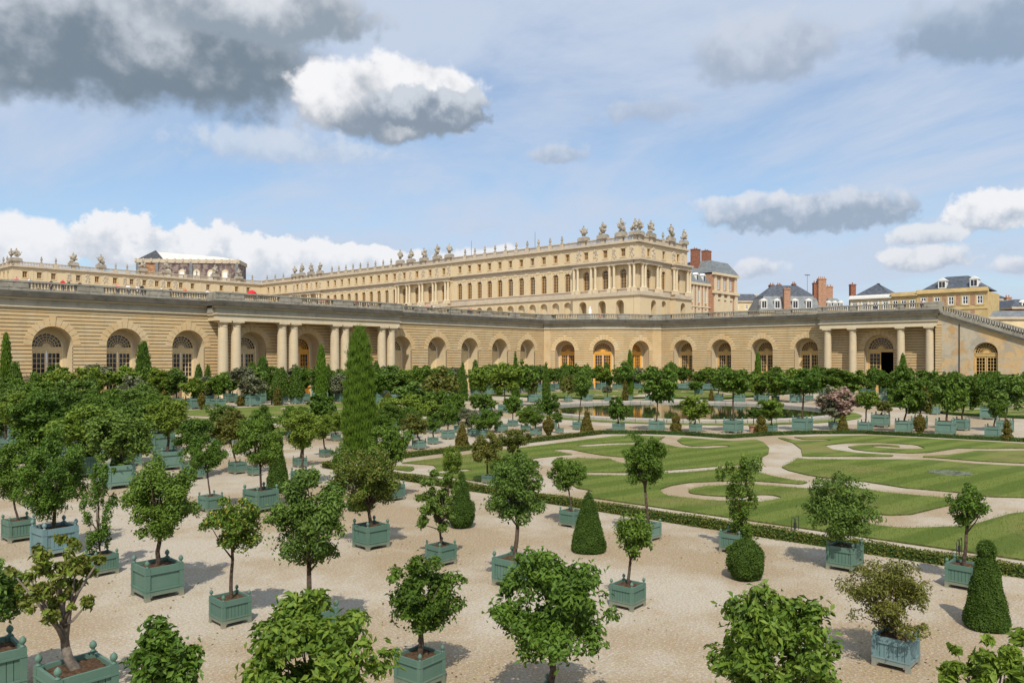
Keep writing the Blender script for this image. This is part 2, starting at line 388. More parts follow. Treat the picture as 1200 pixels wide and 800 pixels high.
def seg_dist(PX, PY, a, b):
    ax, ay = a; bx, by = b; dx, dy = bx-ax, by-ay; L = dx*dx+dy*dy+1e-12
    t = np.clip(((PX-ax)*dx+(PY-ay)*dy)/L, 0, 1)
    return np.hypot(PX-ax-t*dx, PY-ay-t*dy)
def poly_sdf(PX, PY, poly):
    d = np.full(PX.shape, 1e9); ins = np.zeros(PX.shape, bool); n = len(poly)
    for i in range(n):
        a, b = poly[i], poly[(i+1) % n]
        d = np.minimum(d, seg_dist(PX, PY, a, b))
        c = ((a[1] > PY) != (b[1] > PY)) & (PX < (b[0]-a[0])*(PY-a[1])/((b[1]-a[1]) or 1e-9)+a[0])
        ins ^= c
    return np.where(ins, -d, d)
def contour_mesh(name, f, xs, ys, z, mats, skirt=.06):
    """turf sheet: the cells where f < 0, clipped along the zero line, with a cut edge"""
    V = {}; verts = []; faces = []; mi = []
    def vid(key, p):
        if key not in V: V[key] = len(verts); verts.append(p)
        return V[key]
    nx, ny = len(xs), len(ys)
    neg = f < 0
    allin = neg[:-1, :-1] & neg[1:, :-1] & neg[1:, 1:] & neg[:-1, 1:]
    anyin = neg[:-1, :-1] | neg[1:, :-1] | neg[1:, 1:] | neg[:-1, 1:]
    for i in range(nx-1):
        for j in range(ny-1):
            if not anyin[i, j]: continue
            cs = [(i, j), (i+1, j), (i+1, j+1), (i, j+1)]
            if allin[i, j]:
                faces.append([vid(c, (xs[c[0]], ys[c[1]], z)) for c in cs]); mi.append(0); continue
            poly = []; cut = []
            for k in range(4):
                a, b = cs[k], cs[(k+1) % 4]; fa, fb = f[a], f[b]
                if fa < 0: poly.append(vid(a, (xs[a[0]], ys[a[1]], z)))
                if (fa < 0) != (fb < 0):
                    t = fa/(fa-fb); p = (xs[a[0]]+(xs[b[0]]-xs[a[0]])*t, ys[a[1]]+(ys[b[1]]-ys[a[1]])*t, z)
                    v = vid((min(a, b), max(a, b)), p); poly.append(v); cut.append((v, fa < 0))
            if len(poly) > 2: faces.append(poly); mi.append(0)
            if len(cut) == 2 and skirt:
                o, n_ = (cut[0][0], cut[1][0]) if cut[0][1] else (cut[1][0], cut[0][0])
                q = []
                for v in (o, n_):
                    key = ('s', v)
                    if key not in V: V[key] = len(verts); verts.append((verts[v][0], verts[v][1], z-skirt))
                    q.append(V[key])
                faces.append([n_, o, q[0], q[1]]); mi.append(1)
    me = bpy.data.meshes.new(name); me.from_pydata(verts, [], faces)
    for m in mats: me.materials.append(m)
    me.polygons.foreach_set('material_index', mi); me.update(); return me

PCX, PCY = 80.0, 46.0                             # pool centre, the crossing of the two garden axes
HEDGE = [(25.7, 1.6), (25.7, 37.0), (51.9, 37.2), (54.3, 34.6), (55.4, 31.6), (55.4, 28.0), (59.8, 26.6), (63.4, 24.4), (66.0, 21.6), (67.2, 11.0), (67.2, 1.6)]
LAWN = [(27.7, 3.0), (27.7, 35.2), (50.8, 35.2), (52.6, 33.4), (53.4, 31.2), (53.4, 26.6), (58.6, 25.0), (62.2, 22.6), (64.6, 20.6), (65.6, 11.0), (65.6, 3.0)]
def gp(pts): return [G(*p) for p in pts]
STROKES = [
 (.70, [(738, 542), (727, 537.5), (700, 535.3), (675, 531), (661, 528)]),
 (.85, [(700, 536), (672, 535), (641, 538.5), (639, 546), (640, 558), (648, 568), (660, 576)]),
 (1.15, [(664, 577), (662, 580)]),
 (.55, [(686, 555.5), (743, 556), (783, 553), (800, 552), (855, 547.5), (880, 546), (896, 545.5)]),
 (1.0, [(895, 513), (912, 519), (920, 526), (920, 533), (906, 541), (893, 547), (903, 552), (927, 558), (950, 562), (970, 564), (1000, 567), (1050, 575), (1108, 580), (1158, 587), (1200, 588), (1235, 589)]),
 (.75, [(921, 535), (950, 537), (1000, 537), (1067, 537), (1093, 538), (1150, 542.5), (1200, 545), (1240, 546)]),
 (.62, [(962, 567), (950, 571), (913, 568.3), (880, 566), (842, 567), (817, 568), (800, 571), (789, 575), (795, 580), (825, 583.5), (850, 585), (880, 586), (898, 583)]),
 (.70, [(1035, 524), (1055, 525.5), (1070, 525), (1063, 522), (1033, 520), (1000, 520.5), (980, 523), (988, 527), (1010, 530), (1033, 531.5), (1075, 533), (1100, 532), (1120, 529), (1133, 527), (1167, 527.5), (1200, 527), (1240, 527)]),
 (.8, [(1067, 533), (1060, 537)]),
 (1.15, [(1017, 608), (1050, 612), (1100, 610), (1130, 602), (1150, 597), (1200, 592), (1240, 591)]),
 (.6, [(473, 545), (496, 546.5), (499, 550), (490, 555), (478, 559)]), (.5, [(497, 554), (520, 553.5), (542, 551.5)]),
 (.65, [(790, 512), (783, 516), (760, 519.5), (743, 520), (717, 520.5), (687, 522.5)]),
 (.6, [(783, 516), (790, 521), (803, 524), (822, 524.5), (845, 523)]),
 (.5, [(925, 513), (938, 516), (965, 516)]),
]
xs = np.arange(26.9, 66.8, .2); ys = np.arange(2.4, 36.2, .2)
PX, PY = np.meshgrid(xs, ys, indexing='ij')
fL = poly_sdf(PX, PY, LAWN)
for hw, pts in STROKES:
    wp = gp(pts)
    for a, b in zip(wp[:-1], wp[1:]): fL = np.maximum(fL, hw-seg_dist(PX, PY, a, b))
rng = np.random.default_rng(3)
lawn_me = contour_mesh('lawn', fL, xs, ys, .06, [M['lawn'], M['turf_edge']])
LAWNS = []
for sx, sy in ((1, 1), (1, -1), (-1, 1), (-1, -1)):
    o = link('lawn', lawn_me, None, (0 if sx > 0 else 2*PCX, 0 if sy > 0 else 2*PCY, 0), 0, (sx, sy, 1))
    tag(o, kind='structure'); LAWNS.append(o)
# grass blades standing along the lawn nearest the terrace (uncountable)
nb = 90000
bx = rng.uniform(27.7, 48, nb); by = rng.uniform(3.0, 35.2, nb)
ii = np.clip(((bx-xs[0])/.2).astype(int), 0, len(xs)-1); jj = np.clip(((by-ys[0])/.2).astype(int), 0, len(ys)-1)
ok = fL[ii, jj] < .02
bx, by = bx[ok], by[ok]; nb = len(bx)
hgt = rng.uniform(.03, .075, nb); an = rng.uniform(0, 6.28, nb); wd = .009
V = np.zeros((nb, 3, 3)); ca, sa = np.cos(an)*wd, np.sin(an)*wd
V[:, 0] = np.stack([bx-ca, by-sa, np.full(nb, .055)], 1); V[:, 1] = np.stack([bx+ca, by+sa, np.full(nb, .055)], 1)
V[:, 2] = np.stack([bx+rng.normal(0, .02, nb), by+rng.normal(0, .02, nb), .058+hgt], 1)
tn = np.repeat(rng.uniform(0, 1, nb), 3)
M['blade'] = m_leaf('grass_blade', (.115, .155, .022), (.20, .245, .045), .6, .3, 0)
g = link('grass', np_mesh('grass', V.reshape(-1, 3), np.arange(nb*3).reshape(-1, 3), M['blade'], tn))
tag(g, 'short mown turf blades of the scrolled parterre lawns', 'grass', None, 'stuff')

# pool
pool = empty('round_pool', (PCX, PCY, 0), 'large round pool with stone rim reflecting the yellow doors', 'pool')
mb = MB(); n = 96; mb.v = [(16.1*math.cos(2*math.pi*k/n), 16.1*math.sin(2*math.pi*k/n), .10) for k in range(n)]; mb.f = [list(range(n))]; mb.mi = [0]
mb.build('water', M['water'], pool)
NK = 72
mb = MB(); da = 2*math.pi/NK; gp_ = .0016
prof = [(16.0, .0), (16.0, .30), (16.05, .36), (16.95, .36), (17.02, .30), (17.02, .0)]
for (r0, z0), (r1, z1) in zip(prof[:-1], prof[1:]):
    for a0, a1 in ((gp_, da/2), (da/2, da-gp_)):
        mb.quad((r0*math.cos(a0), r0*math.sin(a0), z0), (r1*math.cos(a0), r1*math.sin(a0), z1), (r1*math.cos(a1), r1*math.sin(a1), z1), (r0*math.cos(a1), r0*math.sin(a1), z0))
for a in (gp_, da-gp_):
    mb.add([(r*math.cos(a), r*math.sin(a), z) for r, z in prof], [tuple(range(len(prof)))])
stone = mb.mesh('kerb_stone', M['rubble_kerb'])
for k in range(NK): link('kerb_stone', stone, pool, (0, 0, random.Random(k).uniform(-.012, .012)), k*da)
mb = MB()
for k in range(96):
    a0, a1 = 2*math.pi*k/96, 2*math.pi*(k+1)/96
    mb.quad((17.02*math.cos(a0), 17.02*math.sin(a0), .05), (18.6*math.cos(a0), 18.6*math.sin(a0), .04), (18.6*math.cos(a1), 18.6*math.sin(a1), .04), (17.02*math.cos(a1), 17.02*math.sin(a1), .05))
tag(mb.build('turf_ring', M['lawn'], None, (PCX, PCY, 0)), kind='structure')
# drain patch in the lawn
dx, dy = G(1114, 555); mb = MB(); mb.lathe([(0, .066), (1.0, .066), (1.06, .06)], 24)
o = mb.build('drain_cover', M['drain'], None, (dx, dy, .004)); tag(o, 'round grey stone cover sunk in the striped lawn', 'drain cover')

# ------------------------------------------------------------------ leaf clouds
def leaves(C, N, L, W, tone, rng, fold=.25, quads=True):
    """one folded pointed leaf at each centre C with normal N; returns verts, faces, tone"""
    n = len(C)
    t = rng.normal(size=(n, 3)); t[:, 2] -= .35
    t -= N*np.sum(t*N, 1, keepdims=True); t /= np.linalg.norm(t, axis=1, keepdims=True)+1e-9
    s = np.cross(N, t)
    l = (L*rng.uniform(.7, 1.25, n))[:, None]; wd = (W*rng.uniform(.75, 1.2, n))[:, None]
    base = C-t*l*.5; tip = C+t*l*.5-N*l*.12
    left = C-t*l*.04+s*wd*.5+N*wd*fold; right = C-t*l*.04-s*wd*.5+N*wd*fold
    V = np.stack([base, right, tip, left], 1).reshape(-1, 3)
    if quads:
        i = np.arange(n)[:, None]*4
        Fc = np.concatenate([i+np.array([[0, 1, 2]]), i+np.array([[0, 2, 3]])], 0)
    return V, Fc, np.repeat(tone, 4)
def unit(v): return v/(np.linalg.norm(v, axis=-1, keepdims=True)+1e-9)

def crown_points(rng, rx, ry, rz, n, kind='round'):
    """leaf centres and normals of a crown made of clumps inside an uneven ellipsoid, plus the clump centres"""
    R0 = np.array([rx, ry, rz])
    if kind == 'tier':
        k = 16; cc = []
        for z in np.linspace(-.92, .88, 8):
            for q in range(5):
                a = rng.uniform(0, 6.28); rr = rng.uniform(.1, .72)*(1 - .25*abs(z))*(.6+.4*math.sin(7*z+1)**2)
                cc.append((rr*math.cos(a), rr*math.sin(a), z+rng.normal(0, .05)))
        cc = np.array(cc)*np.array([1.45, 1.45, 1]); cr = rng.uniform(.10, .26, len(cc))
    elif kind == 'sparse':
        k = 60; d = unit(rng.normal(size=(k, 3))); cc = d*rng.uniform(.3, 1.0, (k, 1)); cr = rng.uniform(.07, .17, k)
    elif kind == 'dense':
        k = 70; d = unit(rng.normal(size=(k, 3))); cc = d*(rng.uniform(.2, .88, (k, 1))); cr = rng.uniform(.16, .30, k)
    else:
        k = 74; d = unit(rng.normal(size=(k, 3))); cc = d*(rng.uniform(.08, 1, (k, 1))**.45)*.84; cr = rng.uniform(.11, .27, k)
        lob = unit(rng.normal(size=(6, 3)))
        cc *= (.86+.30*np.clip(np.max(d@lob.T, axis=1, keepdims=True), 0, 1)**3)
    keep = np.ones(len(cc), bool)
    wgt = cr**2; wgt = wgt/wgt.sum(); idx = rng.choice(len(cc), n, p=wgt)
    d = unit(rng.normal(size=(n, 3))+np.array([0, 0, .25])); rad = cr[idx]*np.where(rng.uniform(size=n) < .10, rng.uniform(1.0, 1.55, n), rng.uniform(.2, 1.05, n)**.5)
    P = cc[idx]+d*rad[:, None]*np.array([1, 1, .85])
    N = unit(d*.8+np.array([0, 0, .55])+rng.normal(size=(n, 3))*.6)
    ctone = rng.uniform(.0, 1.0, len(cc))
    tone = np.clip(ctone[idx]*.6+rng.uniform(0, .45, n)+.12*d[:, 2], 0, 1)
    if kind != 'sparse':                            # pockets of air between the clumps
        ph = rng.uniform(0, 6.28, 3); fr_ = rng.uniform(4.0, 5.6, 3)
        hole = np.sin(P[:, 0]*fr_[0]+ph[0])*np.sin(P[:, 1]*fr_[1]+ph[1])*np.sin(P[:, 2]*fr_[2]+ph[2])
        kp = hole < .30
        P, N, tone = P[kp], N[kp], tone[kp]
    return P*R0, N, tone, cc*R0
def crown_mesh(name, seed, rx, ry, rz, n, L, W, kind, m, m2=None, frac=0):
    rng = np.random.default_rng(seed)
    P, N, tone, cc = crown_points(rng, rx, ry, rz, n, kind)
    n = len(P); V, Fc, tn = leaves(P, N, L, W, tone, rng)
    mi = None; ms = [M[m]]
    if m2:
        sel = rng.uniform(size=n) < frac; mi = np.concatenate([sel, sel]).astype(int); ms.append(M[m2])
    return np_mesh(name, V, Fc, ms, tn, mi), cc

def surface_points(rng, prof, n):
    """random points and normals on a solid of revolution given by (r, z) pairs"""
    p = np.array(prof, float); d = np.diff(p, axis=0); seg = np.hypot(d[:, 0], d[:, 1])
    area = seg*(p[:-1, 0]+p[1:, 0]+1e-4); area /= area.sum()
    k = rng.choice(len(seg), n, p=area); t = rng.uniform(size=n)
    r = p[k, 0]+d[k, 0]*t; z = p[k, 1]+d[k, 1]*t; a = rng.uniform(0, 2*math.pi, n)
    nr, nz = d[k, 1]/seg[k], -d[k, 0]/seg[k]
    sg = np.where(nr < 0, -1.0, 1.0); nr, nz = nr, nz
    C = np.stack([r*np.cos(a), r*np.sin(a), z], 1); N = np.stack([nr*np.cos(a), nr*np.sin(a), nz], 1)
    return C, unit(N), a
def topiary_mesh(name, seed, prof, n, L, W, m, rough=.03, up=0.0):
    rng = np.random.default_rng(seed)
    C, N, a = surface_points(rng, prof, n)
    bump = rough*(np.sin(a*5+C[:, 2]*7+seed)+np.sin(a*3-C[:, 2]*11))*.5
    C = C+N*(bump+rng.normal(0, rough*.8, n))[:, None]
    N2 = unit(N*.7+rng.normal(size=N.shape)*.6+np.array([0, 0, .3]))
    tone = np.clip(rng.uniform(0, 1, n)*.7+bump/rough*.15+.1, 0, 1)
    if up:
        t = unit(np.array([0, 0, 1.0])+rng.normal(size=N.shape)*.16+N*.12); s = unit(np.cross(t, N2))
        l = (L*rng.uniform(.6, 1.4, n))[:, None]; wd = W
        V = np.stack([C-t*l*.5, C+s*wd*.5, C+t*l*.5, C-s*wd*.5], 1).reshape(-1, 3)
        i = np.arange(n)[:, None]*4; Fc = np.concatenate([i+np.array([[0, 1, 2]]), i+np.array([[0, 2, 3]])], 0); tn = np.repeat(tone, 4)
    else: V, Fc, tn = leaves(C, N2, L, W, tone, rng)
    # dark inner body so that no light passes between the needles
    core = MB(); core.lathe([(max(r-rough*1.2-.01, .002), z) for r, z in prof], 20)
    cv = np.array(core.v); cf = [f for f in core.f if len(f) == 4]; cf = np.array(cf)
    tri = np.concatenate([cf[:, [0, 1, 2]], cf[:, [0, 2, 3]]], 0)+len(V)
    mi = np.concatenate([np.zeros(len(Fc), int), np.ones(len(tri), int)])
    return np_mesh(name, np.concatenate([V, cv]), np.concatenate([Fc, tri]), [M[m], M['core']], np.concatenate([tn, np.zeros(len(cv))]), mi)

# low clipped hedges edging each lawn
def hedge(name, pts, label, dens=260, h=.31, wd=.46, group=None):
    rng = np.random.default_rng(len(pts)*7+int(abs(pts[0][0])*3))
    Cs, Ns, Ts = [], [], []; mbh = MB()
    for (x0, y0), (x1, y1) in zip(pts[:-1], pts[1:]):
        L = math.hypot(x1-x0, y1-y0); ux, uy = (x1-x0)/L, (y1-y0)/L; vx, vy = -uy, ux
        dist = min(depth_of(x0, y0), depth_of(x1, y1)); dn = dens*(1.0 if dist < 45 else .35)
        n = int(L*dn); t = rng.uniform(-.1, L+.1, n); q = rng.uniform(-(wd/2+h), wd/2+h, n)
        off = np.clip(q, -wd/2, wd/2); z = np.where(np.abs(q) > wd/2, h-(np.abs(q)-wd/2), h)
        nn = np.where(np.abs(q) > wd/2, np.sign(q), 0.0)
        jig = .03*np.sin(t*2.1)+rng.normal(0, .016, n)
        Cs.append(np.stack([x0+ux*t+vx*(off+nn*jig), y0+uy*t+vy*(off+nn*jig), np.maximum(z+(1-np.abs(nn))*jig, .02)], 1))
        Ns.append(np.stack([vx*nn, vy*nn, 1-np.abs(nn)], 1)); Ts.append(rng.uniform(0, 1, n))
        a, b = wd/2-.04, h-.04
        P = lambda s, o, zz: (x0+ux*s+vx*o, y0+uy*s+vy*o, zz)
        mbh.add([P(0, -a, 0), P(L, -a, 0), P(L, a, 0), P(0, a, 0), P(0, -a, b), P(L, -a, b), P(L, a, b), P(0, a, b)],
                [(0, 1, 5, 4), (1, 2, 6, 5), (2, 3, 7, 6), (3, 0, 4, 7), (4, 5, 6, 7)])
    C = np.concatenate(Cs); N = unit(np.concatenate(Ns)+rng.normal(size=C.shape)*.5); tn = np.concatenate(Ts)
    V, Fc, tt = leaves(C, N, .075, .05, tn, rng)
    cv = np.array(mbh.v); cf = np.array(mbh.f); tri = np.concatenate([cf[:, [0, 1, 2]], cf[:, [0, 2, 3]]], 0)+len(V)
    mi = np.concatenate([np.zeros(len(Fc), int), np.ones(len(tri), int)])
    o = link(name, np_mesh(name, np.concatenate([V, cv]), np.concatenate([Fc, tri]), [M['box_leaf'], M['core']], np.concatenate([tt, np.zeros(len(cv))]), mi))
    return tag(o, label, 'hedge', group)
mir = lambda pts, sx, sy: [((x if sx > 0 else 2*PCX-x), (y if sy > 0 else 2*PCY-y)) for x, y in pts]
hedge('box_hedge', HEDGE[:2], 'low clipped box hedge running beside the gravel walk with the near planters', 420)
hedge('box_hedge', HEDGE[1:3], 'low box hedge along the crosswise gravel walk leading to the pool', 300)
hedge('box_hedge', HEDGE[2:6], 'low box hedge curving past the planters at the near pool rim', 240)
hedge('box_hedge', HEDGE[5:], 'low box hedge in front of the planters and the pink oleander', 240)
hedge('box_hedge', mir(HEDGE, 1, -1), 'low box hedge around the lawn below the paired columns', 150)
hedge('box_hedge', mir(HEDGE, -1, 1), 'low box hedge around the lawn below the columned portico', 90)
hedge('box_hedge', mir(HEDGE, -1, -1), 'low box hedge around the lawn below the three yellow doors', 90)
# corner tuft of flowers edging seen left of the cross walk

# ------------------------------------------------------------------ orangery
def arch_half(op, z):
    c, hw, zb, zs, arched = op
    if z < zb: return None
    if z <= zs: return hw
    if not arched: return None
    d = z-zs
    return math.sqrt(max(hw*hw-d*d, 0)) if d < hw else None
def arc_pts(c, r, zs, n=14): return [(c+r*math.cos(math.pi-math.pi*i/n), zs+r*math.sin(math.pi*i/n)) for i in range(n+1)]
def wall_open(mb, u0, u1, z0, z1, ops, y=0.0, reveal=0.0, n=14):
    """flat wall in the xz plane with arched or square openings and their reveals"""
    q = lambda a, b, c, d: mb.add([(p[0], y, p[1]) for p in (a, b, c, d)], ((0, 1, 2, 3),))
    x = u0
    for op in sorted(ops):
        c, hw, zb, zs, arched = op
        if c-hw > x+1e-6: q((x, z0), (c-hw, z0), (c-hw, z1), (x, z1))
        if zb > z0+1e-6: q((c-hw, z0), (c+hw, z0), (c+hw, zb), (c-hw, zb))
        pts = arc_pts(c, hw, zs, n) if arched else [(c-hw, zs), (c+hw, zs)]
        for a, b in zip(pts[:-1], pts[1:]): q(a, b, (b[0], z1), (a[0], z1))
        if reveal:
            ring = [(c-hw, zb)]+pts+[(c+hw, zb)]
            for a, b in zip(ring[:-1], ring[1:]):
                mb.add([(a[0], y, a[1]), (a[0], y+reveal, a[1]), (b[0], y+reveal, b[1]), (b[0], y, b[1])], ((0, 1, 2, 3),))
            if zb > z0+1e-6: mb.add([(c-hw, y, zb), (c+hw, y, zb), (c+hw, y+reveal, zb), (c-hw, y+reveal, zb)], ((0, 1, 2, 3),))
        x = c+hw
    if u1 > x+1e-6: q((x, z0), (u1, z0), (u1, z1), (x, z1))
def courses(mb, u0, u1, z0, z1, ops, h=.47, gap=.105, deep=.2):
    """rusticated ashlar: one slab per course between the openings, joints recessed"""
    nz = int(round((z1-z0)/h)); h = (z1-z0)/nz
    for k in range(nz):
        a, b = z0+k*h+gap/2, z0+(k+1)*h-gap/2; mid = (a+b)/2
        edges = []                                  # [left boundary pts] for each free run
        runs = []; cur = [(u0, a), (u0, mid), (u0, b)]
        for op in sorted(ops):
            hs = [arch_half(op, zz) for zz in (a, mid, b)]
            if all(v is None for v in hs): continue
            hs = [0.0 if v is None else v for v in hs]
            runs.append((cur, [(op[0]-v, zz) for v, zz in zip(hs, (a, mid, b))]))
            cur = [(op[0]+v, zz) for v, zz in zip(hs, (a, mid, b))]
        runs.append((cur, [(u1, a), (u1, mid), (u1, b)]))
        for l, r in runs:
            if r[0][0]-l[0][0] < .02: continue
            ring = l[::-1]+r                           # clockwise list of 6
            vs = [(p[0], 0, p[1]) for p in ring]+[(p[0], deep, p[1]) for p in ring]
            # ring order: l2 l1 l0 r0 r1 r2 -> counter-clockwise seen from -y
            mb.add(vs, [(0, 1, 2, 3, 4, 5)]+[((i+1) % 6, i, 6+i, 6+(i+1) % 6) for i in range(6)])
def voussoirs(mb, c, r, zs, n=13, t=.95, proud=.03):
    for i in range(n):
        a0, a1 = math.pi*i/n+.012, math.pi*(i+1)/n-.012
        tt = t*(1.0 if i != n//2 else 1.32)
        P = lambda rr, a: (c-rr*math.cos(a), zs+rr*math.sin(a))
        poly = [P(r, a0), P(r, a1), P(r+tt, a1), P(r+tt, a0)]
        am = (a0+a1)/2
        poly = [P(r, a0), P(r, am), P(r, a1), P(r+tt, a1), P(r+tt, a0)]
        mb.yprism(poly[::-1], -proud*(1 if i != n//2 else 2.2), .06)

def door_set(parent, c, y, paint, hw=1.9, zs=7.45, open_leaf=None, shut=False):
    """glazed double door with a fanlight: frame, fanlight, two leaves, panes"""
    P = M[paint]; fr = MB()
    r0, r1 = hw-.16, hw
    pts0, pts1 = arc_pts(0, r0, zs, 16), arc_pts(0, r1, zs, 16)
    for i in range(16): fr.yprism([pts0[i], pts0[i+1], pts1[i+1], pts1[i]], -.10, .10)
    for s in (-1, 1): fr.box(min(s*r0, s*r1), -.10, 0, max(s*r0, s*r1), .10, zs)
    fr.box(-r0, -.16, zs-.5, r0, .10, zs-.02)              # deep transom
    fr.box(-r0, -.22, zs-.10, r0, -.12, zs+.06)
    door = fr.build('door', P, parent, (c, y, 0))
    fan = MB(); b = .036
    for rr in (.42, .62, .82):
        q0, q1 = arc_pts(0, r0*rr-b, zs, 16), arc_pts(0, r0*rr+b, zs, 16)
        for i in range(16): fan.yprism([q0[i], q0[i+1], q1[i+1], q1[i]], -.05, .03)
    for k in range(1, 10):
        a = math.pi*k/10; ca, sa = math.cos(a), math.sin(a); i0, i1 = r0*.3, r0
        fan.yprism([(i0*ca+b*sa, zs+i0*sa-b*ca), (i1*ca+b*sa, zs+i1*sa-b*ca), (i1*ca-b*sa, zs+i1*sa+b*ca), (i0*ca-b*sa, zs+i0*sa+b*ca)], -.05, .03)
    fan.yprism(arc_pts(0, r0*.3, zs, 10)[::-1], -.08, .03)
    fan.build('fanlight', P, door)
    gl = MB(); gl.add([(p[0], .05, p[1]) for p in arc_pts(0, r0, zs, 16)], [tuple(range(16, -1, -1))])
    zt = zs-.5
    for s in (-1, 1):
        if open_leaf == s: continue
        lf = MB(); x0, x1 = (.04, r0) if s > 0 else (-r0, -.04); st = .17
        lf.box(x0, -.06, 0, x0+st, .04, zt); lf.box(x1-st, -.06, 0, x1, .04, zt)
        rails = [(0, 1.15), (3.15, 3.45), (zt-.28, zt)]
        for a, d in rails: lf.box(x0+st, -.06, a, x1-st, .04, d)
        lf.box(x0+st+.1, -.09, .25, x1-st-.1, -.05, .95)
        for (a, d), nr in (((1.15, 3.15), 3), ((3.45, zt-.28), 5)):
            if shut: lf.box(x0+st, -.02, a, x1-st, .03, d)
            for k in range(1, 3): xx = x0+st+(x1-x0-2*st)*k/3; lf.box(xx-.034, -.04, a, xx+.034, .035, d)
            for k in range(1, nr): z = a+(d-a)*k/nr; lf.box(x0+st, -.038, z-.034, x1-st, .033, z+.034)
            gl.quad((x0+st, .05, a), (x1-st, .05, a), (x1-st, .05, d), (x0+st, .05, d))
        lf.build('leaf', P, door)
    gl.build('pane', M['glass'], door)
    return door

Z_STR, Z_COR, Z_TER, Z_TOP = 12.2, 13.45, 14.4, 15.55
orangery = empty('orangery', (0, 0, 0), 'long pale stone orangery with deep arched doors, columns and a grey balustrade', 'building')
def baluster_mesh():
    m_ = MB(); m_.lathe([(.11, 0), (.11, .07), (.06, .12), (.125, .30), (.115, .38), (.055, .56), (.09, .62), (.11, .66), (.11, .72)], 8)
    return m_
BAL = baluster_mesh()
def balustrade(frame, u0, u1, gaps, y=-.25):
    """plinth, rail, solid pedestals and balusters; gaps = list of (a, b) baluster runs"""
    pl = MB(); z0 = Z_TER-.1
    pl.box(u0, y, z0, u1, y+.55, z0+.30)
    pl.box(u0, y-.06, Z_TOP-.22, u1, y+.61, Z_TOP)
    pl.build('balustrade_rail', M['dark_stone'], frame[0], frame[1], frame[2])
    x = u0; runs = []
    for a, b in gaps+[(u1, u1)]:
        if a > x+.02:
            m_ = MB(); m_.box(x, y+.03, z0+.30, a, y+.52, Z_TOP-.22)
            for k in range(max(1, int((a-x)/1.6))):
                nn = max(1, int((a-x)/1.6)); w_ = (a-x)/nn
                m_.box(x+k*w_+.12, y-.01, z0+.38, x+(k+1)*w_-.12, y+.03, Z_TOP-.30)
            m_.build('pedestal', M['dark_stone'], frame[0], frame[1], frame[2])
        x = b
        if b > a:
            nb_ = max(2, int((b-a)/.36)); bb = MB()
            for k in range(nb_):
                cx = a+(k+.5)*(b-a)/nb_
                bb.add([(vx+cx, vy+y+.27, vz+z0+.30) for vx, vy, vz in BAL.v], BAL.f)
            tag(bb.build('baluster', M['dark_stone'], frame[0], frame[1], frame[2]), kind='stuff')
def cornice(frame, u0, u1, y0, e0=0, e1=0):
    """frieze, string course, dark drip cornice"""
    f = MB(); f.box(u0, y0-.02, Z_STR+.26, u1, y0+1.0, Z_COR-.12); f.build('frieze', M['wall_top'], frame[0], frame[1], frame[2])
    s = MB(); s.box(u0-e0*.1, y0-.14, Z_STR, u1+e1*.1, y0+.8, Z_STR+.14); s.box(u0-e0*.2, y0-.24, Z_STR+.14, u1+e1*.2, y0+.8, Z_STR+.26)
    s.build('string_course', M['pale_stone'], frame[0], frame[1], frame[2])
    c = MB(); c.box(u0-e0*.3, y0-.34, Z_COR-.12, u1+e1*.3, y0+.9, Z_COR+.10); c.build('cornice_moulding', M['pale_stone'], frame[0], frame[1], frame[2])
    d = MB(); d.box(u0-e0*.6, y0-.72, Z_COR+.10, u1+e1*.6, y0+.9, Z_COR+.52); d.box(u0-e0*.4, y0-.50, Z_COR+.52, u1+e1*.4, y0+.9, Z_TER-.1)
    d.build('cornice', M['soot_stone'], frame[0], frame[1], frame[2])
def bay_wall(frame, u0, u1, arches, recess=2.25, base=.5, mat_='wall', plain=False, top=None):
    ops = [(c, hw, 0.0, zs, True) for c, hw, zs, *_ in arches]
    z1 = Z_STR
    wl = MB()
    if plain: wall_open(wl, u0, u1, 0, z1, ops, 0)
    else: jb = MB(); wall_open(jb, u0, u1, 0, z1, ops, .17); jb.build('joint_bed', M['joint'], *frame)
    if not plain:
        courses(wl, u0, u1, base, z1, ops)
        for o in [None]:
            xs_ = u0
            for op in sorted(ops)+[None]:
                xe = op[0]-op[1] if op else u1
                wl.box(xs_, -.10, 0, xe, .05, base-.02)
                if op: xs_ = op[0]+op[1]
    wl.build('wall', M[mat_], *frame)
    for c, hw, zs, paint, kw in arches:
        if not plain:
            v = MB(); voussoirs(v, c, hw, zs); v.build('voussoirs', M[mat_], *frame)
        rc = MB(); ring = [(c-hw, 0)]+arc_pts(c, hw, zs, 18)+[(c+hw, 0)]
        for a, b in zip(ring[:-1], ring[1:]):
            rc.add([(a[0], 0, a[1]), (a[0], recess, a[1]), (b[0], recess, b[1]), (b[0], 0, b[1])], ((0, 1, 2, 3),))
        # back of the recess, open for the door
        dh = kw.get('hw', 1.9); dz = kw.get('zs', 7.45)
        inner = [(c-dh, 0)]+arc_pts(c, dh, dz, 18)+[(c+dh, 0)]
        for i in range(len(ring)-1):
            rc.add([(p[0], recess, p[1]) for p in (ring[i], ring[i+1], inner[i+1], inner[i])], ((3, 2, 1, 0),))
        rc.build('door_recess', M['recess'], *frame)
        kw2 = {k: v for k, v in kw.items()}
        # local placement in the wall's frame
        fr_loc = Vector(frame[1]) if frame[1] is not None else Vector((0, 0, 0)); rz = frame[2]
        p = Matrix.Rotation(rz, 3, 'Z') @ Vector((c, recess+.12, 0)) + fr_loc
        d = door_set(orangery, 0, 0, paint, **kw2); d.location = p; d.rotation_euler = (0, 0, rz)

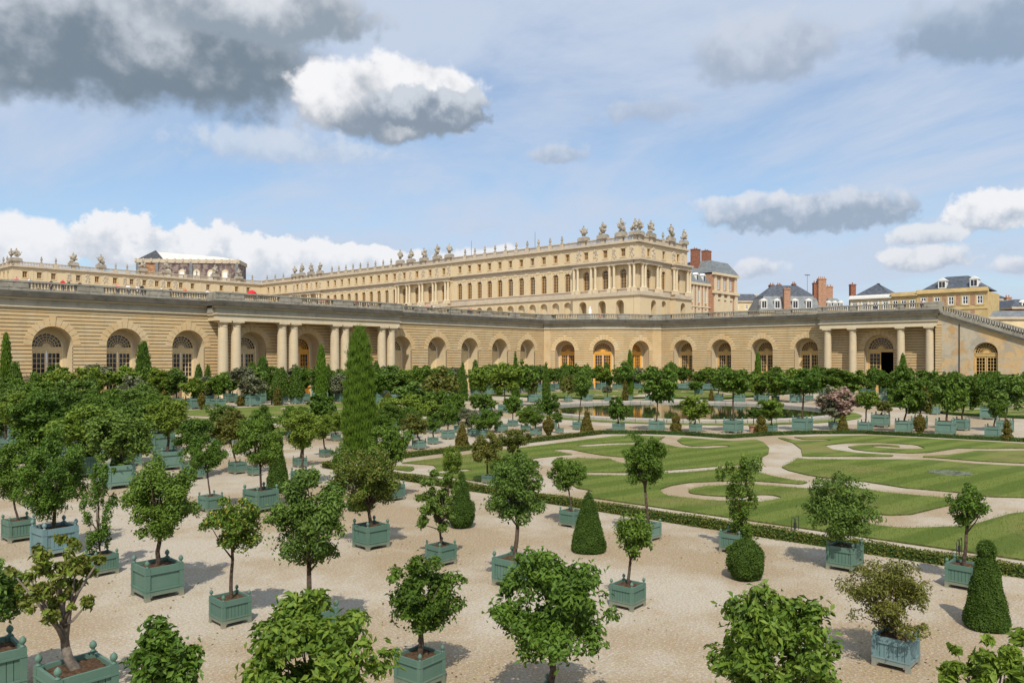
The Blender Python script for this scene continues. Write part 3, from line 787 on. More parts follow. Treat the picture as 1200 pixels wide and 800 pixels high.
def returns(frame, u, s, pd):
    """side returns of a portico's cornice and balustrade at u; s = -1 left end, 1 right end"""
    def bx(m_, o0, o1, z0, z1): m_.box(min(u+s*o0, u+s*o1), .89, z0, max(u+s*o0, u+s*o1), pd+.2, z1)
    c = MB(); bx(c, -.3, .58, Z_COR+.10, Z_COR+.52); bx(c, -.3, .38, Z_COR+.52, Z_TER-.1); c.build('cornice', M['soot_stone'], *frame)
    c = MB(); bx(c, -.2, .30, Z_COR-.12, Z_COR+.10); c.build('cornice_moulding', M['pale_stone'], *frame)
    c = MB(); bx(c, -.2, .22, Z_STR+.02, Z_STR+.26); c.build('string_course', M['pale_stone'], *frame)
    c = MB(); bx(c, -.35, .35, Z_TER-.1, Z_TOP-.02); c.build('pedestal', M['dark_stone'], *frame)
def column(frame, u, y, r, ztop):
    m_ = MB(); h = ztop
    pr = [(r*1.22, 0), (r*1.22, .35), (r*1.15, .42), (r*1.12, .55), (r*1.02, .62), (r*1.0, .7)]
    nd = 9
    for k in range(nd):                                 # drums with fine joints and slight entasis
        z0 = .7+(h-1.6)*k/nd; z1 = .7+(h-1.6)*(k+1)/nd
        e = lambda z: r*(1-.14*max(0, (z/h-.25)/.75)**1.6)
        pr += [(e(z0)-.012, z0+.004), (e(z0), z0+.02), (e(z1), z1-.02), (e(z1)-.012, z1-.004)]
    re = r*.86
    pr += [(re, h-.88), (re*1.08, h-.84), (re*1.08, h-.74), (re, h-.70), (re, h-.52), (re*1.22, h-.30), (re*1.26, h-.24)]
    m_.lathe(pr, 22); m_.box(-r*1.16, -r*1.16, h-.24, r*1.16, r*1.16, h)
    loc = Matrix.Rotation(frame[2], 3, 'Z') @ Vector((u, y, 0)) + Vector(frame[1] or (0, 0, 0))
    o = m_.build('column', M['column'], orangery, loc, frame[2])
    return o

YL = 110.0
FL = (orangery, (0, YL, 0), 0.0)                          # long wall, facing south
A = 2.35; ZS = 7.7
left_arches = [(c, A, ZS, 'cream_paint', {}) for c in (0.9, 9.6, 18.3, 27.05, 35.8, 44.6, 53.4)]
mid_arches = [(63.3, A, ZS, 'cream_paint', {}), (73.05, A, ZS, 'ochre_paint', {}), (82.8, A, ZS, 'cream_paint', {})]
rest_arches = [(92.6, A, ZS, 'cream_paint', {'shut': True}), (101.3, A, ZS, 'cream_paint', {'shut': True}), (109.9, A, ZS, 'cream_paint', {'shut': True}), (118.5, A, ZS, 'cream_paint', {'shut': True}), (127.1, A, ZS, 'cream_paint', {'shut': True})]
U0 = -45.0
bay_wall(FL, U0, 133.2, left_arches+mid_arches+rest_arches)
PU0, PU1, PD = 56.3, 89.9, 2.7                            # portico extent and projection
cornice(FL, U0, PU0, 0); cornice(FL, PU1, 132.9, 0)
FP = (orangery, (0, YL-PD, 0), 0.0)
ent = MB(); ent.box(PU0, -.02, 11.45, PU1, PD+.3, Z_STR-.02); ent.build('architrave', M['pale_stone'], *FP)
cornice(FP, PU0, PU1, 0, 1, 1)
bk = MB(); bk.box(PU0-.3, .9, Z_STR+.3, PU1+.3, PD+.5, Z_TER-.1); bk.build('portico_roof', M['wall_top'], *FP)
returns(FP, PU0, -1, PD); returns(FP, PU1, 1, PD)
for q in (-14.5, -4.85, 4.85, 14.5):
    for s in (-1.02, 1.02): column(FP, 73.1+q+s, .78, .76, 11.44)
def runs_over(arches, half=2.75): return [(c-half, c+half) for c, *_ in arches]
balustrade(FL, U0, PU0-.4, runs_over(left_arches))
balustrade(FP, PU0-.4, PU1+.4, runs_over(mid_arches, 2.9))
balustrade(FL, PU1+.4, 132.2, runs_over(rest_arches))

# convex three-sided corner with the yellow doors
pA = Vector((133.2, YL)); fl = 8.5
FC = []
p = pA.copy()
for ang in (-68.2, -46.2, -24.2):
    FC.append(((orangery, (p.x, p.y, 0), R(ang)), p.copy(), R(ang)))
    p = p+Vector((math.cos(R(ang)), math.sin(R(ang))))*fl
pD = p
for k, (fr, q, an) in enumerate(FC):
    bay_wall(fr, 0, fl, [(fl/2, 2.15 if k != 1 else 2.3, ZS, 'ochre_paint', {'hw': 1.7} if k != 1 else {'hw': 1.95})], recess=2.4 if k != 1 else 1.5)
    cornice(fr, -.1, fl+.1, 0)
    balustrade(fr, -.05, fl+.05, [(1.3, fl-1.3)])
def pier(q, an, w_=2.4):
    fr = (orangery, (q.x, q.y, 0), an)
    m_ = MB(); courses(m_, -w_/2, w_/2, .5, Z_STR, [], .47); m_.box(-w_/2, .05, 0, w_/2, 1.6, Z_STR); m_.box(-w_/2-.06, -.08, 0, w_/2+.06, .4, .48)
    m_.build('pier', M['wall'], *fr)
    cornice(fr, -w_/2, w_/2, 0, .6, .6); balustrade(fr, -w_/2-.2, w_/2+.2, [])
pier(pA+Vector((.1, -.75)), R(-30)); pier(pD+Vector((-.75, -.1)), R(-62))

# wing facing west, with a columned portico and the stair flank
XR = pD.x; YR = pD.y
FR = (orangery, (XR, YR, 0), R(-90))
ur = lambda y: YR-y
wing = [(ur(86.2), 2.25, ZS, 'tan_paint', {}), (ur(77.4), 2.25, ZS, 'tan_paint', {}), (ur(68.6), 2.25, ZS, 'tan_paint', {}), (ur(59.8), 2.25, ZS, 'tan_paint', {})]
portal = [(ur(46.6), 2.5, 7.75, 'tan_paint', {'hw': 2.25, 'zs': 7.65, 'open_leaf': 1})]
UE = ur(36.2)
bay_wall(FR, 0, ur(57), wing)
bay_wall(FR, ur(57), UE, portal, recess=1.2)
W0, W1, PR = ur(56.2), ur(36.6), 2.6
cornice(FR, 0, W0, 0)
FQ = (orangery, (XR-PR, YR, 0), R(-90))
ent = MB(); ent.box(W0, -.02, 11.45, W1, PR+.3, Z_STR-.02); ent.build('architrave', M['pale_stone'], *FQ)
cornice(FQ, W0, W1, 0, 1, 1)
bk = MB(); bk.box(W0-.3, .9, Z_STR+.3, W1+.3, PR+.5, Z_TER-.1); bk.build('portico_roof', M['wall_top'], *FQ)
returns(FQ, W0, -1, PR)
for yy in (55.0, 50.5, 42.4, 37.8): column(FQ, ur(yy), .75, .68, 11.44)
balustrade(FR, 0, W0-.4, [(c-2.85, c+2.85) for c, *_ in wing])
balustrade(FQ, W0-.4, W1+.4, [(W0+.4, W0+5.4), (W0+6.6, W0+13.4), (W0+14.6, W1-1.9)])
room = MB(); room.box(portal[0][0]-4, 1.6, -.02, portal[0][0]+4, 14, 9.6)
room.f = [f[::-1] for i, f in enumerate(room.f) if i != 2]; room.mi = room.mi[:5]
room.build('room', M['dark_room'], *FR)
# stair flank: smooth plaster wall whose top falls with the flight
S0, S1 = W1-.2, ur(-6.0); SL = 4.5/12.3
zt = lambda u: Z_COR-.15-(u-S0)*SL if u > S0 else Z_COR-.15
FS = (orangery, (XR-PR+.35, YR, 0), R(-90))
fw = MB(); wc = ur(29.4); whw, wzs = 1.75, 6.9
m_u = [S0, wc-whw]
fw.add([(S0, 0, 0), (wc-whw, 0, 0), (wc-whw, 0, zt(wc-whw)), (S0, 0, zt(S0))], ((0, 1, 2, 3),))
ap = arc_pts(wc, whw, wzs, 14)
for a, b in zip(ap[:-1], ap[1:]): fw.add([(a[0], 0, a[1]), (b[0], 0, b[1]), (b[0], 0, zt(b[0])), (a[0], 0, zt(a[0]))], ((0, 1, 2, 3),))
fw.add([(wc+whw, 0, 0), (S1, 0, 0), (S1, 0, max(zt(S1), .3)), (wc+whw, 0, zt(wc+whw))], ((0, 1, 2, 3),))
ring = [(wc-whw, 0)]+ap+[(wc+whw, 0)]
for a, b in zip(ring[:-1], ring[1:]): fw.add([(a[0], 0, a[1]), (a[0], .7, a[1]), (b[0], .7, b[1]), (b[0], 0, b[1])], ((0, 1, 2, 3),))
fw.add([(S0, 0, 0), (S0, 3, 0), (S0, 3, zt(S0)), (S0, 0, zt(S0))], ((3, 2, 1, 0),))
fw.build('stair_flank', M['plaster'], *FS)
q = MB(); courses(q, S0-.02, S0+1.0, .5, 12.1, []); q.build('quoin', M['wall'], FS[0], (FS[1][0]-.1, FS[1][1], 0), FS[2])
dl = Matrix.Rotation(R(-90), 3, 'Z') @ Vector((wc, .6, 0)) + Vector(FS[1])
d = door_set(orangery, 0, 0, 'tan_paint', hw=whw-.02, zs=wzs); d.location = dl; d.rotation_euler = (0, 0, R(-90))
pipe = MB(); pu = ur(33.2); pipe.tube([(pu, -.1, 0), (pu, -.1, zt(pu)-.3)], [.07, .07], 8); pipe.build('drainpipe', M['iron'], *FS)
def sloped(m_, u0, u1, y0, y1, za, zb_):
    """box whose top and bottom follow the flight"""
    vs = []
    for u in (u0, u1):
        z = zt(u); vs += [(u, y0, z+za), (u, y1, z+za), (u, y1, z+zb_), (u, y0, z+zb_)]
    m_.add(vs, [(0, 1, 2, 3), (7, 6, 5, 4), (0, 4, 5, 1), (1, 5, 6, 2), (2, 6, 7, 3), (3, 7, 4, 0)])
s = MB(); sloped(s, S0, S1, -.10, .6, 0, .22); s.build('flank_string', M['pale_stone'], *FS)
s = MB(); sloped(s, S0, S1, -.45, .7, .22, .55); s.build('flank_cornice', M['soot_stone'], *FS)
s = MB(); sloped(s, S0, S1, -.25, .35, .55, 1.05); sloped(s, S0, S1, -.32, .42, 1.85, 2.1); s.build('flank_rail', M['dark_stone'], *FS)
ped = MB(); ped.box(S0-.35, -.34, Z_COR+.2, S0+1.2, .5, Z_TOP+.06); ped.build('pedestal', M['dark_stone'], *FS)
bb = MB(); u = S0+1.6
while u < S1-1:
    bb.add([(vx+u, vy+.05, vz*1.13+zt(u)+1.04) for vx, vy, vz in BAL.v], BAL.f); u += .37
tag(bb.build('baluster', M['dark_stone'], *FS), kind='stuff')
# terrace floor behind the balustrades, one closed slab
ter = MB()
tp = [(U0, YL+.32), (pA.x, pA.y+.32)]+[(q.x+.2, q.y+.2) for _, q, _ in FC[1:]]+[(XR+.3, YR), (XR+.3, 36.0), (XR+22, 36.0), (XR+22, 108), (420, 108), (420, 420), (U0, 420)]
ter.prism(tp, Z_TER-.5, Z_TER); tag(ter.build('terrace', M['gravel']), kind='structure')
st = MB(); ns = 60; y0, y1 = 36.0, -6.0
for k in range(ns):
    ya, yb = y0+(y1-y0)*k/ns, y0+(y1-y0)*(k+1)/ns; z = (Z_TER-.25)*(1-(k+1)/ns)+.02
    st.box(XR-PR+1.0, yb, 0, XR+20, ya, z)
tag(st.build('stairway', M['rubble_kerb']), kind='structure')

# ------------------------------------------------------------------ palace
palace = empty('palace', (174, 113, Z_TER), 'cream stone palace with tall arched windows, columns and rooftop trophies above the terrace', 'building')
PO = Vector((174, 113, Z_TER))
ZG, ZB, ZF, ZE, ZA, ZC, ZK = 22.4, 23.2, 24.3, 30.4, 31.8, 35.8, 37.9
def pm(mb, name, m, org, rz, smooth=False, parent=None):
    return mb.build(name, m, parent or palace, Vector(org)-PO, rz, smooth)
# shared window meshes, local: x across, y into the wall, z from the sill
def win_meshes(hw, zh, arched, frame_m):
    f = MB(); t = .2
    if arched:
        a, b = arc_pts(0, hw-t, zh, 8), arc_pts(0, hw, zh, 8)
        for i in range(8): f.yprism([a[i], a[i+1], b[i+1], b[i]], -.06, .06)
        f.box(-hw+t, -.07, zh-.12, hw-t, .06, zh+.06)
    else: f.box(-hw+t, -.06, zh-t, hw-t, .06, zh)
    f.box(-hw, -.06, 0, -hw+t, .06, zh); f.box(hw-t, -.06, 0, hw, .06, zh); f.box(-hw+t, -.06, 0, hw-t, .06, t)
    f.box(-.07, -.05, t, .07, .05, zh)
    nb_ = max(2, int(zh/.75))
    for k in range(1, nb_): z = zh*k/nb_; f.box(-hw+t, -.035, z-.045, hw-t, .045, z+.045)
    p = MB(); pts = [(-hw+.02, 0)]+(arc_pts(0, hw-.02, zh, 8) if arched else [(-hw+.02, zh), (hw-.02, zh)])+[(hw-.02, 0)]
    p.add([(x, .05, z) for x, z in pts], [tuple(range(len(pts)-1, -1, -1))])
    return f.mesh('window', frame_m), p.mesh('pane', M['brown_glass'] if frame_m == M['shutter'] else M['glass'])
W_AT = win_meshes(.72, 2.15, False, M['shutter'])
W_FI = win_meshes(.98, 4.25, True, M['shutter'])
def place_win(me, org, rz, u, z, y=.38, parent=None, off=None):
    p = Matrix.Rotation(rz, 3, 'Z') @ Vector((u, y, 0)) + Vector((org[0], org[1], z)) - (off or PO)
    o = link('window', me[0], parent or palace, p, rz); link('pane', me[1], o); return o
# sculpture: lumpy trophy groups and vases
def trophy_mesh(seed, big=1.0):
    rg = random.Random(seed); m_ = MB()
    m_.box(-1.25, -.55, 0, 1.25, .55, .75); m_.box(-1.05, -.45, .75, 1.05, .45, .95)
    def lump(c, r, sc):
        pr = [(r*math.sin(math.pi*k/5)*(1+.12*rg.uniform(-1, 1)), -r*math.cos(math.pi*k/5)*sc) for k in range(1, 5)]
        m_.lathe([(.01, -r*sc)]+pr+[(.01, r*sc)], 7, c)
    for k in range(13):
        t = rg.random(); x = rg.uniform(-1, 1)*(1.0-.62*t); lump((x, rg.uniform(-.3, .3), 1.15+t*1.75), rg.uniform(.24, .42), rg.uniform(.8, 1.5))
    lump((0, 0, 2.2), .55, 1.4); lump((rg.uniform(-.15, .15), 0, 3.15), .3, 1.25); lump((0, 0, 3.62), .19, 1.2)
    for k in range(6):
        a = rg.uniform(-.9, .9); x0 = rg.uniform(-.4, .4)
        m_.tube([(x0, 0, 1.2), (x0+1.7*math.sin(a), rg.uniform(-.3, .3), 1.2+1.9*math.cos(a*.8))], [.10, .05], 5)
    return m_.mesh('trophy', M['statue'], False)
TROPHY = [trophy_mesh(k) for k in range(4)]
vm_ = MB(); vm_.box(-.3, -.3, 0, .3, .3, .35); vm_.lathe([(.2, .35), (.12, .5), (.16, .6), (.36, 1.0), (.38, 1.25), (.24, 1.45), (.30, 1.55), (.30, 1.62), (.15, 1.72), (.2, 1.95), (.04, 2.25)], 10)
VASE = vm_.mesh('vase', M['statue'])
def relief_mesh(seed):
    rg = random.Random(seed); m_ = MB()
    for k in range(16):
        x, z, r = rg.uniform(-.85, .85), rg.uniform(-1.2, 1.2), rg.uniform(.18, .36)
        x *= (1-.35*abs(z)/1.2)
        pr = [(.01, -r*1.3)]+[(r*math.sin(math.pi*j/4), -r*1.3*math.cos(math.pi*j/4)) for j in range(1, 4)]+[(.01, r*1.3)]
        b = len(m_.v); m_.lathe(pr, 6, (x, 0, z))
    m_.tube([(-.7, -.2, -1.2), (.5, -.2, 1.3)], [.09, .06], 5); m_.tube([(.8, -.2, -1.1), (-.4, -.2, 1.2)], [.09, .05], 5)
    return m_.mesh('relief', M['palace_trim'])
RELIEF = [relief_mesh(k) for k in range(3)]
def capital_col(m_, u, y, r=.36, z0=ZF, z1=ZE):
    h = z1-z0
    m_.box(u-r*1.4, y-r*1.4, z0-1.05, u+r*1.4, y+r*1.4, z0)
    m_.lathe([(r*1.3, 0), (r*1.3, .15), (r*1.05, .28), (r, .35), (r*.86, h-.62), (r*.95, h-.58), (r*.92, h-.5), (r*1.25, h-.2), (r*1.2, h-.12)], 12, (u, y, z0))
    m_.box(u-r*1.35, y-r*1.35, z1-.12, u+r*1.35, y+r*1.35, z1)
def facade(org, rz, L, bays, proj, trophies=(), vases=(), ground=True, first=True, reliefs=()):
    """bays: (u, kind) with kind 'n' normal or 'p' in a projecting block; proj: (u0, u1) ranges of projecting blocks; u runs rightwards"""
    us = sorted(b[0] for b in bays)
    inp = lambda u: any(a <= u <= b for a, b in proj)
    # ground floor arcade with deep arches
    g = MB(); ops = [(u, 1.3 if not inp(u) else 1.35, Z_TER-.3, 20.2, True) for u in us]
    wall_open(g, 0, L, Z_TER-.3, ZG, ops, 0, .9, 10)
    for k in range(1, 16):
        z = Z_TER+k*.5
        if z < ZG-.3:
            for a, b in zip([0]+[u+1.62 for u in us], [u-1.62 for u in us]+[L]):
                if b-a > .5: g.box(a, -.05, z+.05, b, .02, z+.45)
    pm(g, 'ground_storey', M['palace'], (org[0], org[1], 0), rz)
    bw = MB(); bw.quad((-1.4, .88, Z_TER-.3), (1.4, .88, Z_TER-.3), (1.4, .88, 21.7), (-1.4, .88, 21.7)); bm_ = bw.mesh('arcade_back', M['palace'])
    for u in us: link('arcade_back', bm_, palace, Matrix.Rotation(rz, 3, 'Z')@Vector((u, 0, 0))+Vector((org[0], org[1], 0))-PO, rz)
    # band and balcony zone
    b = MB(); b.box(-.3, -.35, ZG, L+.3, .6, ZG+.35); b.box(-.15, -.18, ZG+.35, L+.15, .6, ZB); b.box(-.05, -.06, ZB, L+.05, .5, ZF-.25); b.box(-.15, -.2, ZF-.25, L+.15, .5, ZF)
    pm(b, 'belt_course', M['palace_trim'], (org[0], org[1], 0), rz)
    # noble storey
    f = MB(); wall_open(f, 0, L, ZF, ZE, [(u, .98, ZF, ZF+4.25, True) for u in us], 0, .4, 8)
    edges = sorted(us)
    for a, c in zip(edges[:-1], edges[1:]):
        if not inp((a+c)/2) and c-a < 8:
            f.box((a+c)/2-.42, -.16, ZF, (a+c)/2+.42, .05, ZE-.5); f.box((a+c)/2-.55, -.26, ZE-.5, (a+c)/2+.55, .05, ZE)
    for u in us:                                           # carved keystone and garland over each window
        f.box(u-.16, -.2, ZF+5.0, u+.16, .02, ZF+5.7); f.box(u-1.0, -.10, ZF+5.55, u+1.0, .02, ZF+5.78)
        f.box(u-1.22, -.08, ZF+4.1, u-.99, .02, ZF+4.35); f.box(u+.99, -.08, ZF+4.1, u+1.22, .02, ZF+4.35)
    pm(f, 'noble_storey', M['palace'], (org[0], org[1], 0), rz)
    for u in us: place_win(W_FI, org, rz, u, ZF)
    # entablature
    e = MB(); e.box(-.1, -.10, ZE, L+.1, .6, ZE+.55); e.box(-.1, -.06, ZE+.55, L+.1, .6, ZE+.95); e.box(-.45, -.55, ZE+.95, L+.45, .6, ZE+1.15); e.box(-.6, -.75, ZE+1.15, L+.6, .6, ZA)
    pm(e, 'entablature', M['palace_trim'], (org[0], org[1], 0), rz)
    # attic
    a_ = MB(); wall_open(a_, 0, L, ZA, ZC, [(u, .72, ZA+.85, ZA+3.0, False) for u in us], 0, .4)
    for u in us:
        for s in (-1, 1): a_.box(u+s*.86-.14, -.07, ZA+.7, u+s*.86+.14, .02, ZA+3.14)
        a_.box(u-1.0, -.07, ZA+3.0, u+1.0, .02, ZA+3.2); a_.box(u-1.0, -.12, ZA+.62, u+1.0, .02, ZA+.84)
    for p0, p1 in zip(edges[:-1], edges[1:]):
        if not inp((p0+p1)/2) and p1-p0 < 8: a_.box((p0+p1)/2-.36, -.08, ZA+.1, (p0+p1)/2+.36, .02, ZC-.05)
    pm(a_, 'attic', M['palace'], (org[0], org[1], 0), rz)
    for u in us: place_win(W_AT, org, rz, u, ZA+.85)
    k = MB(); k.box(-.2, -.25, ZC, L+.2, .6, ZC+.25); k.box(-.45, -.6, ZC+.25, L+.45, .6, ZC+.6); pm(k, 'cornice', M['palace_trim'], (org[0], org[1], 0), rz)
    # roof balustrade
    r_ = MB(); r_.box(0, 0, ZC+.6, L, .4, ZC+.85); r_.box(-.05, -.06, ZK-.25, L+.05, .46, ZK)
    u = .2
    while u < L: r_.box(u, .1, ZC+.85, u+.2, .3, ZK-.25); u += .45
    for u in list(vases)+list(trophies): r_.box(u-.65, -.05, ZC+.6, u+.65, .5, ZK-.02)
    pm(r_, 'roof_balustrade', M['palace_trim'], (org[0], org[1], 0), rz)
    Rm = Matrix.Rotation(rz, 3, 'Z')
    for i, u in enumerate(trophies):
        link('trophy', TROPHY[i % 4], palace, Rm@Vector((u, .2, 0))+Vector((org[0], org[1], ZK))-PO, rz+(math.pi if i % 2 else 0), (1.3, 1.2, 1.12+.08*(i % 3)))
    for u in vases: link('vase', VASE, palace, Rm@Vector((u, .2, 0))+Vector((org[0], org[1], ZK))-PO, rz)
    for i, u in enumerate(reliefs): link('relief', RELIEF[i % 3], palace, Rm@Vector((u, -.05, 0))+Vector((org[0], org[1], ZA+2.0))-PO, rz, (1, .6, 1.05))
    # projecting colonnades
    for p0, p1 in proj:
        pb = MB(); pb.box(p0, -1.6, ZE, p1, .1, ZE+.9); pb.box(p0-.35, -2.05, ZE+.9, p1+.35, .1, ZA-.02)
        pb2 = MB(); pb2.box(p0-.1, -1.7, ZG+.1, p1+.1, .1, ZB+.02); pb2.box(p0-.3, -1.95, ZG-.15, p1+.3, .1, ZG+.35)
        pm(pb2, 'portico_ledge', M['palace_trim'], (org[0], org[1], 0), rz)
        pm(pb, 'portico_beam', M['palace_trim'], (org[0], org[1], 0), rz)
        gb = MB()
        gus = [u for u in us if p0 <= u <= p1]
        wall_open(gb, p0, p1, Z_TER-.3, ZG-.15, [(u, 1.25, Z_TER-.3, 20.0, True) for u in gus], -1.55, 1.5, 10)
        for x in (p0, p1): gb.quad((x, -1.55, Z_TER-.3), (x, 0, Z_TER-.3), (x, 0, ZG-.15), (x, -1.55, ZG-.15))
        pm(gb, 'portico_base', M['palace'], (org[0], org[1], 0), rz)
        mids = [p0+.75]+[(x+y)/2 for x, y in zip(gus[:-1], gus[1:])]+[p1-.75]
        for i, u in enumerate(mids):
            for s in (-.72, .72):
                cm = MB(); capital_col(cm, 0, 0, .37)
                pp = Rm@Vector((u+s if 0 < i < len(mids)-1 else u+(s*.9), -1.1, 0))+Vector((org[0], org[1], 0))-PO
                cm.build('column', M['pale_stone'], palace, pp, rz)
# west front of the wing: u runs from the far north end towards the near corner
LW = 182.0; yN = 113+LW
uw = lambda y: yN-y
ys_a = [136.0+4.26*k for k in range(11)]; ys_b = [210.2+4.26*k for k in range(10)]
ys_p1 = [117.6, 123.3, 129.6]; ys_p2 = [185.9, 192.4, 198.8, 205.2]; ys_p3 = [256.0, 262.4, 268.8]; ys_c = [277+4.26*k for k in range(4)]
bays = [(uw(y), 'n') for y in ys_a+ys_b+ys_p1+ys_p2+ys_p3+ys_c]
pr = [(uw(208.3), uw(182.7)), (uw(272), uw(252.8)), (uw(133.0), uw(113.4))]
tro = [uw(y) for y in (130.6, 124.2, 118.4, 114.0, 183.6, 189.2, 195.6, 202.0, 207.6, 254, 260, 266, 271)]
vas = [uw(y) for y in [138.1+4.26*k for k in range(10)]+[212.3+4.26*k for k in range(9)]+[279, 285, 291]]
rel = [uw(y) for y in (120.4, 126.4, 132.0, 114.9, 189.1, 195.6, 202, 183.6, 207.4, 259.2, 265.6, 253.8, 271)]
facade((174, yN), R(-90), LW, bays, pr, tro, vas, reliefs=rel)
# solid corner where the two colonnades meet
cf = MB(); cf.box(172.44, 111.44, Z_TER-.3, 174.3, 113.3, ZG-.155); pm(cf, 'corner_pier', M['palace'], (0, 0, 0), 0)
cf = MB(); cf.box(172.3, 111.3, ZG-.16, 174.2, 113.2, ZB+.015); cf.box(172.06, 111.06, ZG-.155, 174.2, 113.2, ZG+.345); pm(cf, 'corner_ledge', M['palace_trim'], (0, 0, 0), 0)
cf = MB(); cf.box(172.39, 111.39, ZE+.005, 174.2, 113.2, ZE+.91); cf.box(171.94, 110.94, ZE+.895, 174.2, 113.2, ZA-.025); pm(cf, 'corner_beam', M['palace_trim'], (0, 0, 0), 0)
# south end of the wing
LS = 25.0
facade((174, 113), 0.0, LS, [(u, 'p') for u in (5.0, 12.5, 20.0)], [(.3, 9.0), (16.0, 24.7)], (.9, 6.5, 16.6, 23.6), (12.5,), reliefs=(2.2, 7.4, 17.6, 22.6))
sd = MB(); sd.box(175.4, 114.4, Z_TER-.3, 198.8, yN, ZC+.5); pm(sd, 'wing_body', M['palace'], (0, 0, 0), 0)
rf = MB()
rf.add([(176, 115, ZC+.6), (197, 115, ZC+.6), (197, yN, ZC+.6), (176, yN, ZC+.6), (186.5, 122, ZC+2.7), (186.5, yN, ZC+2.7)], [(0, 1, 4), (1, 2, 5, 4), (3, 0, 4, 5)])
pm(rf, 'roof', M['lead'], (0, 0, 0), 0)
# central block closing the parterre: south front and its west return
LC = 90.0; bc = [(3.6+4.3*k, 'n') for k in range(3)]+[(20+6.1*k, 'n') for k in range(3)]+[(38+4.55*k, 'n') for k in range(6)]+[(67, 'n'), (72.5, 'n'), (79, 'n'), (84, 'n')]
facade((84, yN), 0.0, LC, bc, [], (1.2, 18.5, 27.5, 42, 50.5, 70, 80), (8.6, 13, 32.5, 36.5, 58, 62.5, 75.5, 86), reliefs=(17, 23, 29, 35.5, 40.3, 44.8, 49.4, 54))
facade((84, yN+60), R(-90), 60.0, [(4+4.3*k, 'n') for k in range(13)], [], (58.0,), (50, 54, 45))
sd = MB(); sd.box(85.4, yN+1.4, Z_TER-.3, 230, yN+60, ZC+.5); pm(sd, 'block_body', M['palace'], (0, 0, 0), 0)
for px_, y_ in ((552.5, 305), (627, 300)):                  # two thin flagpoles on the roof
    X_ = 186.0; rr = ray(px_); dd = X_/rr.x; mp = MB(); mp.tube([(0, 0, ZC+2), (0, 0, ZC+9)], [.07, .04], 6)
    pm(mp, 'flagpole', M['iron'], (X_, rr.y*dd, 0), 0)

# chapel under repair, wrapped in a printed scaffold sheet
ch = empty('chapel', tuple(at_depth(160, 420, 400)[:2])+(Z_TER,), 'tall chapel wrapped in printed scaffolding sheets with a pale temporary roof', 'building')
def b_print(nt):
    P = wpos(nt); n = nt.noise(nt.vm('MULTIPLY', P, (.5, .5, .3)), 1.2, 6, .7)
    col = nt.mix(nt.sstep(n, .42, .58), C3(.10, .07, .075), C3(.27, .21, .17))
    return princ(nt, col, .8, .2)
M['print'] = mat('printed_sheet', b_print)
M['print_red'] = m_flat('printed_red_sheet', (.36, .19, .10), .85, .2, .5, .5)
c0 = Vector(ch.location)
def cp(px, py, d=400): return at_depth(px, py, d)-c0
CA = R(YAW-90+6)
zb_, ze, zr = cp(160, 340).z, cp(160, 307).z, cp(172, 294).z
wS, wL = 24*.43, 92*.43
cm = MB(); cm.box(0, 0, -2, wS, 16, ze); cm.build('sheet_end', M['print_red'], ch, None, CA)
cm = MB(); cm.box(wS+.05, -.4, -2, wS+wL, 16, ze-.3); cm.build('sheet_side', M['print'], ch, None, CA)
for u in (0, wS-1.2, wS+15.5, wS+wL-1.6):
    cm = MB(); cm.box(u, -.9, -2, u+1.5, .2, ze-.2); cm.build('scaffold_pier', M['zinc'], ch, None, CA)
for k in range(5):
    u = wS+3.0+k*7.0
    cm = MB(); cm.yprism([(-1.7, 0)]+arc_pts(0, 1.7, 5.5, 8)+[(1.7, 0)], -.35, .1); cm.build('arch_surround', M['pale_stone'], ch, tuple(Matrix.Rotation(CA, 3, 'Z')@Vector((u+2, -.45, ze-10.6))), CA)
    cm = MB(); cm.yprism([(-1.1, 0)]+arc_pts(0, 1.1, 5.2, 8)+[(1.1, 0)], -.2, .1); cm.build('window', M['white_paint'], ch, tuple(Matrix.Rotation(CA, 3, 'Z')@Vector((u+2, -.75, ze-11.0))), CA)
cm = MB(); cm.box(-.6, -.8, ze-.3, wS+wL+.5, 16.5, ze+1.6)
for k in range(14): cm.box(-.6+k*3.8, -1.1, ze+.2, .2+k*3.8, -.6, ze+1.9)
cm.build('parapet', M['palace_trim'], ch, None, CA)
cm = MB(); z1 = ze+1.6; cm.yprism([(1.5, z1), (wS-.5, z1+3.6), (wS+wL-9, z1+1.4), (wS+wL-1, z1)], 0.5, 14); cm.build('roof', M['white_paint'], ch, None, CA)
cm = MB(); cm.add([(0.8, -.3, z1), (wS-1.0, -.3, z1+4.4), (wS+2.6, -.3, z1)], ((0, 1, 2),)); cm.add([(0.8, .1, z1), (wS-1.0, .1, z1+4.4), (wS+2.6, .1, z1)], ((2, 1, 0),)); cm.build('gable', M['slate'], ch, None, CA)

